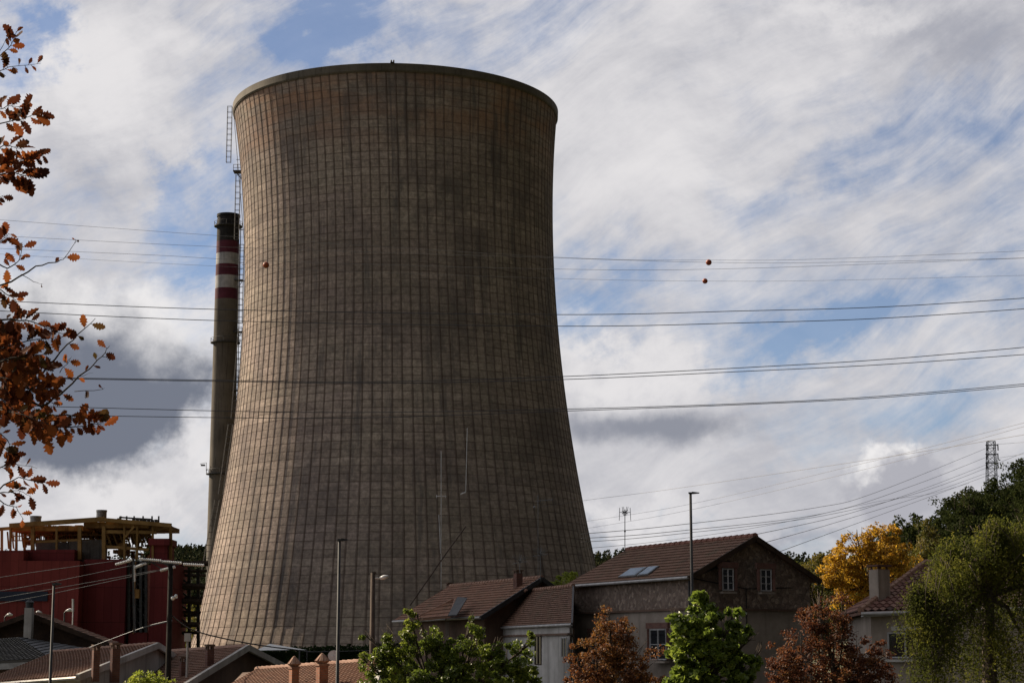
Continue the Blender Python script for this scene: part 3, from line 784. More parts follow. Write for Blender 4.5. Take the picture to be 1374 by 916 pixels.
# stone house
SH = thing('stone_house', 'rubble stone house with a tiled roof, twin skylights and a gable facing right', 'house', (8.5, 90, 0))
h = gable_house(SH, xy(925, 85), (14.6, 89.5), xy(758, 96.8), 9.37, 11.30, 'stone', 'tile_red', split=7.95, wall2='render_grey', over=0.4, thick_verge='wood', ridgecap='clay_dark', cap_r=0.14)
a, L, W = h['a'], h['L'], h['W']; out = -L; up = Vector((0,0,1))
def on_gable(px, py):
    """point on gable wall plane through the pixel"""
    r = ray(px, py); n_ = L; o0 = Vector((0, 0, EYE)); t = (a - o0).dot(n_) / r.dot(n_); return o0 + r * t
for px, py in ((976, 777), (1027, 778)): window_at(SH, on_gable(px, py), W, 0.62, 0.95, out, cross=2, sill='render_grey', lintel='brick_dark')
def on_plane(px, py, p0, n_):
    r = ray(px, py); o0 = Vector((0, 0, EYE)); t = (Vector(p0) - o0).dot(n_) / r.dot(n_); return o0 + r * t
window_at(SH, on_plane(884, 864, h['a'] - W * 0.03, W), -L, 1.55, 1.35, -W, cross=1, sill='render_grey', lintel='brick_dark')
window_at(SH, on_plane(800, 868, h['a'] - W * 0.03, W), -L, 1.0, 1.2, -W, cross=1, sill='render_grey', lintel='brick_dark')
# skylights on the left slope
sn = (h['A'] - h['C']).cross((h['MidC'] - h['C']) + up * (11.30 - 9.37)).normalized()
if sn.z < 0: sn = -sn
for (x0, y0), (x1, y1), (x2, y2), (x3, y3) in ((((829, 773), (852, 771.5), (868, 759.5), (846, 761.5))), (((854, 771.3), (869, 769.5), (884, 758), (870, 759.3)))):
    q = [on_plane(x, y, h['A'] + up * 9.37 + sn * 0.12, sn) for x, y in ((x0, y0), (x1, y1), (x2, y2), (x3, y3))]
    f = MB(); f.prism([p - sn * 0.14 for p in q], sn * 0.13)
    cen = sum(q, Vector()) / 4
    fr = part('skylight', f, 'steel_grey', h['roof'])
    g_ = MB(); g_.quad(*[cen + (p - cen) * 0.88 + sn * 0.004 for p in q]); o = part('skylight_pane', g_, 'skylight', SH); bpy.context.view_layer.update()
    # pane belongs under its skylight; keep three levels: thing > skylight > pane
    fr.parent = SH; o.parent = fr
# downpipe
b = MB(); b.tube([h['a'] - W * 0.12 + up * 9.2, h['a'] - W * 0.12 + up * 0], 0.05, 6); b.tube([h['a'] + W*0.3 - L*0.1 + up * 9.45, h['a'] + W*2.2 - L*0.1 + up * 10.1], 0.05, 6); part('downpipe', b, 'lead', SH)
b = MB(); p0 = h['a'] - L * 0.08; b.tube([p0 + W * 3.2 + up * 8.9, p0 + W * 3.2 + up * 6.5], 0.025, 5); b.tube([p0 + W*0.1 + up * 9.3, p0 + W * 3.2 + up * 8.9, p0 + W * 6 + up * 9.0], 0.025, 5); part('wall_cable', b, 'cable_black', SH)

# middle houses
ME = thing('porch_house', 'brown tiled house with a porch under its eave, before the tower base', 'house', (0, 104, 0))
h1 = gable_house(ME, xy(645, 98), (4.8, 104.2), xy(528, 111), 7.83, 9.95, 'render_brown', 'tile_brown', over=0.5)
b = MB()   # porch posts and dormer gable
for x in (553, 600, 643):
    b = MB(); b.beam(P(x, 828, 100.5 + (643 - x) * 0.05), P(x, 900, 100.5 + (643 - x) * 0.05), 0.22); part('porch_post', b, 'render_grey', ME)
b = MB(); b.slope(P(556, 831, 104.0), P(604, 826.5, 98.8), P(609, 804, 102.6), P(611, 803, 102.4)); part('porch_roof', b, 'tile_brown', ME)
b = MB(); b.caps(P(604, 826, 98.7), P(611, 803, 102.3), 0.07); b.caps(P(556, 829, 104.0), P(609, 803, 102.6), 0.06); part('hip_tiles', b, 'clay', ME)
b = MB(); q = [P(x, y, D) + Vector((0, 0, .06)) for x, y, D in ((601, 828, 98.5), (613, 827, 98.2), (627, 804.5, 101.9), (614, 803, 102.2))]; b.prism(q, Vector((0, 0, 0.06))); part('roof_valley', b, 'lead', ME)
chimney(h1['roof'], 689, 701, 764, 792, 101.5, 'brick_dark')
chimney(h1['roof'], 599, 606, 781, 792, 116, 'brick_dark')
AE = thing('white_walled_house', 'low tiled house with white walls joined to the stone house', 'house', (1, 96, 0))
h2 = gable_house(AE, xy(767, 88), (3.3, 100), xy(643, 104), 7.33, 9.25, 'render_white', 'tile_red', over=0.35, split=6.85, wall2='render_white')
def on_side(h_, px, py): return on_plane(px, py, h_['a'] - h_['W'] * 0.03, h_['W'])
window_at(AE, on_side(h2, 757, 868), -h2['L'], 0.75, 0.9, -h2['W'], cross=0)
window_at(AE, on_side(h2, 722, 872), -h2['L'], 1.0, 1.3, -h2['W'], frame='wood', cross=0)
b = MB(); b.caps(P(645, 841, 103.6), P(706, 791, 100), 0.08); part('verge_tiles', b, 'clay', h2['roof'])

# right house, hipped clay roof
RH = thing('clay_roofed_house', 'cream house with a mossy clay tile roof beside the hanging willow', 'house', (16, 76, 0))
e0, e1 = P(1155, 821, 71), P(1440, 812, 69); r0, r1 = P(1241, 757, 76.5), P(1400, 752, 75.5); bk0, bk1 = Vector((e0.x + 1.2, 83.5, e0.z)), Vector((e1.x + 1.2, 82, e1.z))
b = MB(); b.slope(e0, e1, r0, r1, 0.42, 0.27, 0.07, 0.05); b.slope(bk0, e0, r0, r0 + Vector((0.01, 0, 0)), 0.42, 0.27, 0.07); b.slope(bk1, bk0, r1, r0, 0.42, 0.27, 0.07)
rr = part('roof', b, 'tile_clay', RH)
b = MB(); b.caps(e0 + Vector((0,0,.08)), r0 + Vector((0,0,.08)), 0.12); b.caps(r0 + Vector((0,0,.08)), r1 + Vector((0,0,.08)), 0.12); part('ridge_tiles', b, 'clay', rr)
w0 = e0 + Vector((0.45, 0.45, 0)); w1 = e1 + Vector((-0.3, 0.45, 0)); w2_ = bk1 + Vector((-.4, -.5, 0)); w3_ = bk0 + Vector((.4, -.5, 0))
for w in (w0, w1, w2_, w3_): w.z = -0.3
b = MB(); b.prism([w0, w1, w2_, w3_], Vector((0, 0, e0.z + 0.25))); part('wall', b, 'render_grey', RH)
b = MB(); b.prism([e0 + Vector((0.1, 0.02, -0.16)), e1 + Vector((0, 0.02, -0.16)), e1 + Vector((0, 0.5, -0.16)), e0 + Vector((0.1, 0.5, -0.16))], Vector((0, 0, 0.1))); b.tube([e0 + Vector((0, -.06, -.06)), e1 + Vector((0, -.06, -.06))], 0.07, 8); part('gutter', b, 'gutter', RH)
chimney(rr, 1170, 1194, 757, 806, 72.2, 'render_grey', 'slab', 'tile_clay')
wd = (w1 - w0); wd.z = 0; wd.normalize(); wn = Vector((wd.y, -wd.x, 0))
for px, py, ww, hh in ((1215, 865, 1.25, 0.9),):
    c = on_plane(px, py, w0, wn); window_at(RH, c, wd, ww, hh, wn, cross=0, sill='render_white')
b = MB(); c0, c1 = on_plane(1196, 843, w0, wn), on_plane(1250, 841, w0, wn); b.beam(c0 + wn * 0.06, c1 + wn * 0.06, 0.14, 0.16); part('string_course', b, 'render_white', RH)

# left houses
LA = thing('dark_gabled_house', 'dark timber gable with a cream chimney, at the far left edge', 'house', (-22, 97, 0))
pa, pb = P(-75, 863, 95), P(150, 863, 95)
hA = gable_house(LA, (pa.x, 95), (pb.x, 95), (pa.x - 2, 108), P(100, 864, 95).z, P(37, 822, 95).z, 'wood', 'tile_brown', over=0.5, thick_verge='wood')
b = MB(); a_ = P(31, 862, 94.2); c_ = P(43, 815, 94.2); b.box((a_.x, 94.2, a_.z - 1), (c_.x, 94.65, c_.z)); chp = part('chimney', b, 'render_white', hA['roof'])
b = MB(); c = Vector(((a_.x + c_.x) / 2, 94.42, c_.z)); b.lathe((c.x, c.y), [(0.19, c.z), (0.2, c.z + 0.25), (0.24, c.z + 0.28), (0.12, c.z + 0.36), (0.02, c.z + 0.5)], 12); part('cowl', b, 'lead', chp)
LB = thing('grey_roofed_annex', 'low annex with a grey tiled hip roof below the dark timber gable', 'house', (-19, 88, 0))
e0, e1, r0, r1 = P(-90, 892, 84), P(68, 883, 84), P(-60, 862, 89), P(24, 855, 89); bkp = P(122, 871, 93)
b = MB(); b.slope(e0, e1, r0, r1, 0.3, 0.22); 
part('roof', b, 'tile_grey', LB)
b = MB(); b.slope(e1, bkp, r1, r1 + Vector((0.02, 0.3, 0)), 0.3, 0.22); part('roof', b, 'lead', LB)
b = MB(); b.beam(e0 - Vector((0, 0, .22)), e1 - Vector((0, 0, .22)), 0.1, 0.26); part('fascia', b, 'gutter', LB)
b = MB(); q = [e0 + Vector((0.3, 0.4, 0)), e1 + Vector((-.3, 0.4, 0)), bkp + Vector((-.4, -0.2, 0)), Vector((e0.x, 93, 0))]
for p in q: p.z = -0.3
b.prism(q, Vector((0, 0, min(e0.z, e1.z, bkp.z) - 0.1 + 0.3))); part('wall', b, 'render_brown', LB)

def shed_house(root, e0, e1, r0, r1, gp, wallm, roofm, capm='clay'):
    """front slope e0-e1-r1-r0 with a back slope and gable to point gp at its right end"""
    b = MB(); b.slope(e0, e1, r0, r1); back1 = gp; back0 = gp + (e0 - e1)
    b.slope(back1, back0, r1, r0)
    rf = part('roof', b, roofm, root)
    b = MB(); b.caps(r0, r1, 0.10, 0.3); part('ridge_tiles', b, capm, rf)
    ins = Vector((0, 0, -0.12)); i1 = (e1 + (r1 - e1) * 0.08 + (e0 - e1) * 0.03 + ins); i2 = (gp + (r1 - gp) * 0.08 + (e0 - e1) * 0.03 + ins); pk = r1 + (e0 - e1) * 0.03 + ins
    b = MB(); zb = Vector((i1.x, i1.y, -0.3)); zb2 = Vector((i2.x, i2.y, -0.3))
    b.prism([zb, zb2, i2, pk, i1], (e0 - e1) * 0.94); part('wall', b, wallm, root)
    b = MB()
    dl = (e1 - e0).normalized() * 0.05
    for p, q in ((e1, r1), (gp, r1)): b.beam(p + dl + Vector((0,0,-.04)), q + dl + Vector((0,0,-.04)), 0.12, 0.22)
    part('verge', b, 'render_white', rf)
    return rf
HB = thing('low_brown_roofed_house', 'low house with two chimneys on its sloping white verge, behind the lamp post', 'house', (-14, 68, 0))
rf = shed_house(HB, P(-30, 917, 67), P(103, 907, 61), P(72, 875, 76), P(211, 864, 71), P(238, 882, 78), 'render_white', 'tile_brown')
chimney(rf, 121.5, 134, 864, 897, 61.5, 'brick_dark'); chimney(rf, 146, 161, 862, 899, 63.5, 'brick_dark')
b = MB(); b.tube([P(-30, 919, 66.9), P(103, 909, 60.9)], 0.06, 6); part('gutter', b, 'gutter', HB)
HC = thing('brown_gabled_house', 'brown roofed house with a dark gable and pale verge, in front of the tower foot', 'house', (-8, 70, 0))
rf = shed_house(HC, P(120, 924, 75), P(247, 919, 63), P(203, 875.5, 84), P(332, 867, 69), P(405, 905, 75), 'render_brown', 'tile_brown')
chimney(rf, 239, 252, 880, 909, 66, 'brick_dark'); chimney(rf, 274, 287, 864, 892, 66.5, 'brick_dark'); chimney(rf, 303, 317, 864, 874, 72, 'brick_dark')
HD = thing('orange_chimney_house', 'low roof with two orange brick chimneys, below the tower beside the leafy tree', 'house', (-5, 52, 0))
rf = shed_house(HD, P(285, 932, 54), P(500, 925, 47), P(345, 898, 60), P(512, 886, 54), P(560, 905, 60), 'render_brown', 'tile_brown')
chimney(rf, 387, 401, 881, 918, 50, 'brick', 'hood', 'clay'); chimney(rf, 423, 440, 877, 918, 50, 'brick', 'hood', 'clay')

# ------------------------------------------------------------------ vegetation
def leaves_mesh(name, mat, centers, size, rs, droop=0.0, aspect=0.6, fold=0.25, off=Vector((0,0,0))):
    """centers Nx3; each leaf a folded 4-vertex blade"""
    n = len(centers)
    d = rs.normal(size=(n, 3)); d[:, 2] = d[:, 2] * (1 - droop) - droop * 1.3; d /= np.linalg.norm(d, axis=1)[:, None]
    t = rs.normal(size=(n, 3)); s_ = np.cross(d, t); s_ /= np.linalg.norm(s_, axis=1)[:, None]; nn = np.cross(d, s_)
    sz = size * rs.uniform(0.6, 1.35, size=(n, 1))
    c = centers - np.array(off)
    base = c - d * sz * 0.5; tip = c + d * sz * 0.5
    l = c - d * sz * 0.05 + s_ * sz * aspect * 0.5 + nn * sz * fold * aspect; r = c - d * sz * 0.05 - s_ * sz * aspect * 0.5 + nn * sz * fold * aspect
    v = np.stack([base, l, tip, r], axis=1).reshape(-1, 3)
    me = bpy.data.meshes.new(name)
    me.vertices.add(4 * n); me.vertices.foreach_set('co', v.astype(np.float32).ravel())
    # two triangles sharing the midrib
    idx = np.arange(n)[:, None] * 4
    f = np.concatenate([idx + np.array([0, 1, 2]), idx + np.array([0, 2, 3])], axis=1).reshape(-1)
    me.loops.add(6 * n); me.loops.foreach_set('vertex_index', f.astype(np.int32))
    me.polygons.add(2 * n); me.polygons.foreach_set('loop_start', (np.arange(2 * n) * 3).astype(np.int32)); me.polygons.foreach_set('loop_total', np.full(2 * n, 3, np.int32))
    me.update(calc_edges=True); me.materials.append(M[mat]); me.validate()
    return me

def crown_points(lobes, n, rs, clump=0.32, nclump=None, shell=0.55):
    """lobes: list of (center Vector, (rx,ry,rz)); returns points gathered in clumps through the lobes, thicker towards the outside"""
    vol = np.array([max(l[1][0] * l[1][1] * l[1][2], 1e-4) ** 0.8 for l in lobes]); vol /= vol.sum()
    nclump = nclump or 60
    pts = []
    per = max(3, n // nclump)
    rm_ = np.mean([l[1][0] for l in lobes])
    for i in range(nclump):
        k = rs.choice(len(lobes), p=vol); c, r = lobes[k]
        d = rs.normal(size=3); d /= np.linalg.norm(d); q = rs.uniform(0, 1) ** (shell)
        q = 0.15 + 0.85 * q
        cc = np.array(c) + d * np.array(r) * q
        cr = clump * rm_ * rs.uniform(0.55, 1.25)
        m_ = int(per * rs.uniform(0.6, 1.4))
        e = rs.normal(size=(m_, 3)); e /= np.linalg.norm(e, axis=1)[:, None]
        e *= (rs.uniform(0, 1, size=(m_, 1)) ** 0.45) * cr * np.array([1, 1, 0.75])
        pts.append(cc + e)
    return np.concatenate(pts)

def tree(name, label, cat, base, lobes, n, size, mat, seed, nclump=80, clump=0.34, droop=0.0, aspect=0.6, trunk_r=0.12, bark='bark', group=None, shell=0.55, crown_name='crown'):
    rs = np.random.RandomState(seed); rr_ = random.Random(seed)
    base = Vector(base); root = thing(name, label, cat, base, group)
    cen = sum((Vector(l[0]) for l in lobes), Vector()) / len(lobes)
    b = MB(); fork = base.lerp(cen, 0.55); fork.z = base.z + (cen.z - base.z) * 0.6
    top = Vector((cen.x, cen.y, cen.z))
    b.tube([base - Vector((0,0,.2)), base.lerp(fork, 0.5) + Vector((rr_.uniform(-.05,.05), 0, 0)), fork, top], [trunk_r * 1.25, trunk_r, trunk_r * 0.8, trunk_r * 0.4], 8)
    part('trunk', b, bark, root, True)
    b = MB()
    for l in lobes:
        c = Vector(l[0]); s0 = fork.lerp(top, rr_.uniform(0, 0.7)); mid = s0.lerp(c, 0.5) + Vector((rr_.uniform(-.1,.1), rr_.uniform(-.1,.1), -0.1)) * l[1][0]
        b.tube([s0, mid, c, c + Vector((0, 0, l[1][2] * 0.6))], [trunk_r * 0.5, trunk_r * 0.32, trunk_r * 0.2, trunk_r * 0.06], 5)
        for k in range(5):
            d = Vector((rr_.gauss(0, 1), rr_.gauss(0, 1), rr_.gauss(0.3, 0.7))).normalized()
            b.tube([mid.lerp(c, rr_.random()), c + Vector((d.x * l[1][0], d.y * l[1][1], d.z * l[1][2])) * 0.9], [trunk_r * 0.16, trunk_r * 0.05], 4)
    part('limbs', b, bark, root, True)
    pts = crown_points([(tuple(l[0]), l[1]) for l in lobes], n, rs, clump, nclump, shell)
    me = leaves_mesh(crown_name, mat, pts, size, rs, droop, aspect, off=base)
    o = bpy.data.objects.new(crown_name, me); o.parent = root; col.objects.link(o)
    return root
def pl(D, *ls):
    """lobes given in photo pixels: (px,py,rx,ry[,dD])"""
    out_ = []
    for l in ls:
        dd = l[4] if len(l) > 4 else 0
        c = P(l[0], l[1], D + dd); k = (D + dd) / F
        out_.append((c, (l[2] * k, (l[2] * k + l[3] * k) * 0.5, l[3] * k)))
    return out_

tree('maple_tree', 'rusty red young tree in front of the joint between white and stone houses', 'tree', (P(822, 875, 55).x, 55, 0),
     pl(55, (820, 855, 30, 32), (800, 885, 40, 32), (850, 880, 38, 30), (825, 915, 65, 35), (790, 925, 40, 30), (868, 922, 34, 30), (818, 832, 12, 20), (845, 850, 14, 22), (775, 890, 14, 16)),
     13000, 0.075, 'red_leaf', 11, 260, 0.30, aspect=0.7, trunk_r=0.08, shell=0.5)
tree('maple_tree', 'dark wine-red young tree between the green tree and the cream house', 'tree', (P(1112, 875, 56).x, 56, 0),
     pl(56, (1112, 850, 45, 40), (1075, 875, 48, 40), (1150, 880, 45, 40), (1110, 915, 85, 40), (1060, 915, 36, 35), (1170, 915, 34, 30), (1100, 808, 14, 22), (1135, 822, 16, 22), (1085, 825, 12, 20), (1185, 880, 12, 16)),
     19000, 0.08, 'red_leaf2', 12, 330, 0.28, aspect=0.7, trunk_r=0.09, shell=0.5)
tree('broadleaf_tree', 'bright green tree with large hanging leaves in front of the stone house', 'tree', (P(955, 875, 50).x, 50, 0),
     pl(50, (945, 825, 26, 28), (915, 840, 22, 26), (940, 870, 48, 40), (975, 850, 26, 30), (960, 905, 65, 42), (915, 915, 28, 30), (945, 800, 14, 14), (1000, 905, 28, 30), (983, 822, 12, 14), (1008, 850, 12, 14), (905, 822, 10, 12), (1022, 868, 8, 12)),
     9500, 0.18, 'big_leaf', 13, 230, 0.36, droop=0.45, aspect=0.62, trunk_r=0.08, shell=0.55)
tree('leafy_tree', 'broad mid green tree with upright shoots below the tiled porch house', 'tree', (P(605, 875, 44).x, 44, 0),
     pl(44, (520, 885, 38, 26), (570, 872, 34, 30), (625, 880, 42, 30), (680, 885, 42, 28), (600, 915, 120, 30), (700, 910, 28, 26), (548, 843, 10, 24), (561, 830, 7, 16), (637, 850, 12, 24), (519, 852, 9, 18), (590, 862, 16, 18), (668, 862, 10, 14), (712, 862, 10, 16), (497, 890, 24, 18), (490, 852, 6, 8), (634, 826, 5, 9), (548, 822, 5, 10)),
     27000, 0.085, 'green_leaf', 14, 480, 0.30, aspect=0.55, trunk_r=0.09, shell=0.6)
tree('yellow_shrub', 'small yellow-green shrub at the foot of the dark utility pole', 'shrub', (P(200, 905, 40).x, 40, 0),
     pl(40, (196, 908, 22, 10), (215, 915, 22, 12), (180, 916, 16, 10)), 1500, 0.07, 'yg_leaf', 15, 50, 0.4, aspect=0.4, trunk_r=0.04)
tree('yellow_shrub', 'yellowing bush peeking over the roof between the porch house and stone house', 'shrub', (P(758, 875, 118).x, 118, 0),
     pl(118, (752, 784, 18, 12), (766, 776, 12, 10), (742, 788, 10, 8)), 1200, 0.16, 'yg_leaf', 16, 40, 0.4, trunk_r=0.08)
tree('golden_tree', 'golden orange autumn tree at the edge of the dark hillside', 'tree', (P(1165, 875, 130).x, 130, 0.5),
     pl(130, (1185, 735, 34, 30), (1150, 750, 34, 34), (1175, 775, 50, 40), (1120, 765, 24, 26), (1210, 765, 24, 34), (1140, 790, 36, 30), (1150, 718, 18, 14), (1192, 712, 18, 14)),
     15000, 0.20, 'gold_leaf', 17, 240, 0.33, trunk_r=0.25, shell=0.45)
tree('roadside_tree', 'olive green tree turning yellow just left of the golden tree', 'tree', (P(1108, 875, 142).x, 142, 0.5),
     pl(142, (1108, 758, 24, 18), (1085, 768, 22, 16), (1125, 785, 30, 26), (1070, 785, 18, 16)), 7000, 0.18, 'mid_leaf', 18, 130, 0.33, trunk_r=0.2)
tree('roadside_tree', 'dull green tree between the golden tree and the dark hillside', 'tree', (P(1236, 875, 140).x, 140, 0.5),
     pl(140, (1236, 735, 26, 26), (1222, 765, 24, 28), (1255, 760, 30, 30), (1245, 712, 16, 14)), 6500, 0.18, 'mid_leaf', 19, 120, 0.33, trunk_r=0.2)
# weeping tree: hanging curtains of leaves
def willow():
    rs = np.random.RandomState(5); D0 = 50.0
    base = Vector((P(1320, 875, D0).x, D0, 0)); root = thing('willow_tree', 'large hanging olive green willow filling the lower right corner', 'tree', base)
    b = MB(); tops = []
    lob = pl(D0, (1310, 745, 42, 40, 0), (1275, 775, 34, 40, -1), (1345, 730, 40, 40, 0.5), (1360, 780, 60, 70, 0), (1400, 740, 60, 60, 0), (1260, 830, 22, 40, -1), (1300, 840, 50, 60, -0.5), (1335, 712, 16, 16, 0), (1270, 745, 14, 24, 0), (1370, 850, 50, 60, 0), (1330, 880, 60, 50, 0.5), (1250, 880, 26, 50, -1), (1400, 800, 60, 80, 0.5), (1235, 800, 14, 20, -1))
    b.tube([base, base + Vector((0.1, 0, 3.5)), P(1325, 790, D0)], [0.3, 0.24, 0.15], 8)
    part('trunk', b, 'bark', root, True)
    b = MB(); P_ = []
    for i in range(1500):
        c, r = lob[rs.randint(len(lob))]
        d = rs.normal(size=3); d /= np.linalg.norm(d)
        s0 = Vector(c) + Vector((d[0] * r[0], d[1] * r[1], abs(d[2]) * r[2])) * rs.uniform(0.5, 1.0)
        ln = rs.uniform(0.4, 1.7); sway = Vector((rs.normal() * 0.28, rs.normal() * 0.25, 0))
        e = s0 + sway - Vector((0, 0, ln))
        if i % 4 == 0: b.tube([s0 + Vector((0, 0, 0.05)), s0.lerp(e, 0.5) + sway * 0.3, e], [0.012, 0.008, 0.004], 3)
        k = int(ln * 30)
        for j in range(k):
            t = rs.uniform(); q = s0.lerp(e, t) + Vector(rs.normal(size=3)) * (0.07 + 0.06 * (1 - t)); P_.append(tuple(q))
    for i in range(14):
        c = lob[i % len(lob)][0]; b.tube([P(1325, 800, D0), P(1325, 800, D0).lerp(c, 0.6) + Vector((0, 0, 0.3)), c], [0.09, 0.06, 0.03], 5)
    part('limbs', b, 'bark', root, True)
    me = leaves_mesh('crown', 'willow_leaf', np.array(P_), 0.085, rs, 0.5, 0.42, off=base)
    o = bpy.data.objects.new('crown', me); o.parent = root; col.objects.link(o)
willow()

# hillside wood: individual dark trees
def proto_tree(name, seed, mat, r=3.6, h=9.0, n=3600):
    rr_ = random.Random(seed)
    lobes = [(Vector((rr_.uniform(-1, 1) * r * 0.5, rr_.uniform(-1, 1) * r * 0.5, h * rr_.uniform(0.42, 0.86))), (r * rr_.uniform(0.4, 0.7),) * 2 + (r * rr_.uniform(0.4, 0.6),)) for _ in range(8)]
    return tree(name, 'dark green oak standing in the wooded hillside on the right', 'tree', (0, 0, 0), lobes, n, 0.34, mat, seed, 70, 0.42, trunk_r=0.22, group='trees of the hillside wood', shell=0.45)
protos = [proto_tree('oak_tree', 31, 'dark_leaf'), proto_tree('oak_tree', 32, 'dark_leaf', 3.2, 8), proto_tree('oak_tree', 33, 'dark_leaf', 4.0, 9.5), ]
protoy = proto_tree('autumn_tree', 34, 'mid_leaf', 3.3, 8); protoy['label'] = 'yellowing tree low on the wooded hillside'; protoy['group'] = 'yellowing trees of the hillside'
used = set(); rr_ = random.Random(99); cnt = 0
spots = []
for i in range(900):
    D = rr_.uniform(150, 262); px = rr_.uniform(1170, 1470)
    x = (px - CX) * D / (F * CP); p = Vector((x, D, 0))
    if any((p - q).length < 4.6 for q in spots): continue
    spots.append(p)
    if len(spots) >= 125: break
def place(proto, loc, rz, sc):
    if proto.name not in used:
        used.add(proto.name); proto.location = loc; proto.rotation_euler = (0, 0, rz); proto.scale = (sc,) * 3; return proto
    return dup(proto, loc, rz, sc)
for p in spots:
    z = H(p.x, p.y); px = CX + F * CP * p.x / p.y
    pro = protos[rr_.randrange(3)]
    place(pro, (p.x, p.y, z - 0.4), rr_.uniform(0, 6.28), rr_.uniform(0.75, 1.1))
for px, D, sc in ((1208, 165, 0.92),):
    x = (px - CX) * D / (F * CP); t_ = dup(protos[1], (x, D, P(px, 678, D).z - 8.2 * sc), 1.0, sc, 'round dark oak standing up above the golden tree'); del t_['group']
for px, D, ty in ((1095, 200, 745), (1060, 215, 752), (1130, 190, 742), (1078, 180, 760), (1040, 225, 757), (1150, 210, 735), (1112, 175, 765)):
    x = (px - CX) * D / (F * CP); place(protoy, (x, D, P(px, ty, D).z - 7.0), px, 0.85)

# far wood on the ridge
rs = np.random.RandomState(77); pts = []
for i in range(5200):
    D = rs.uniform(500, 800)
    if i % 3 == 0: px = rs.uniform(205, 305)
    elif i % 3 == 1: px = rs.uniform(780, 1200)
    else: px = rs.uniform(-500, 1800)
    x = (px - CX) * D / (F * CP); z = H(x, D); hgt = rs.uniform(5, 10)
    m_ = 40 if px < 320 or px > 750 else 5
    for k in range(m_):
        t = rs.uniform() ** 1.2; rr2 = 1.9 * (1 - t) + 0.12
        pts.append((x + rs.normal() * rr2 * 0.6, D + rs.normal() * rr2 * 0.6, z + 1 + t * hgt))
me = leaves_mesh('distant_wood', 'far_leaf', np.array(pts), 1.1, rs, 0.0, 0.8)
o = bpy.data.objects.new('distant_wood', me); col.objects.link(o); tag(o, 'dark distant pine wood covering the far ridge', 'wood', kind='stuff')
# scrubby bank left of the tower
pts = []
for i in range(9000):
    D = rs.uniform(395, 520); px = rs.uniform(215, 300); x = (px - CX) * D / (F * CP); z = H(x, D)
    pts.append((x, D, z + abs(rs.normal()) * 1.6))
me = leaves_mesh('bank_scrub', 'mid_leaf', np.array(pts), 0.9, rs, 0.0, 0.8)
o = bpy.data.objects.new('bank_scrub', me); col.objects.link(o); tag(o, 'olive scrub covering the bank beyond the pipe rack', 'scrub', kind='stuff')
# hedge before the tower foot
pts = rs.uniform(size=(9000, 3)); a0, a1 = P(352, 875, 120), P(640, 875, 118)
pp = np.empty_like(pts); pp[:, 0] = a0.x + pts[:, 0] * (a1.x - a0.x); pp[:, 1] = 118 + pts[:, 1] * 1.6
topz = P(400, 871, 119).z + 0.45 * pts[:, 0] ; pp[:, 2] = 3.5 + (pts[:, 2] ** 0.5) * (topz - 3.5) + rs.normal(size=9000) * 0.07
me = leaves_mesh('hedge', 'hedge_leaf', pp, 0.22, rs, 0.0, 0.7)
hd = thing('hedge', 'long dark green clipped hedge across the foot of the tower', 'hedge', (0, 119, 0))
hb = MB(); hb.box((a0.x, 118.2, 0), (a1.x, 119.4, P(400, 874, 119).z)); 
o = bpy.data.objects.new('foliage', me); me.transform(Matrix.Translation((0, -119, 0))); o.parent = hd; col.objects.link(o)
part('inner_branches', hb, 'hedge_leaf', hd)
# white canopy tent at the tower foot
tn = thing('canopy_tent', 'white canvas canopy top showing over the gable by the tower foot', 'tent', (P(372, 875, 80).x, 80, 0))
b = MB(); ap = P(362, 863, 81); q = [P(343, 872, 79), P(402, 871, 79), P(412, 871.5, 83), P(350, 871, 84)]
for i in range(4): b.quad(q[i], q[(i + 1) % 4], ap)
b.quad(*[p - Vector((0, 0, 0.03)) for p in reversed(q)]); part('canvas_top', b, 'canvas', tn)
b = MB()
for p in q: b.tube([p, Vector((p.x, p.y, 0))], 0.03, 6)
part('frame', b, 'steel_grey', tn)

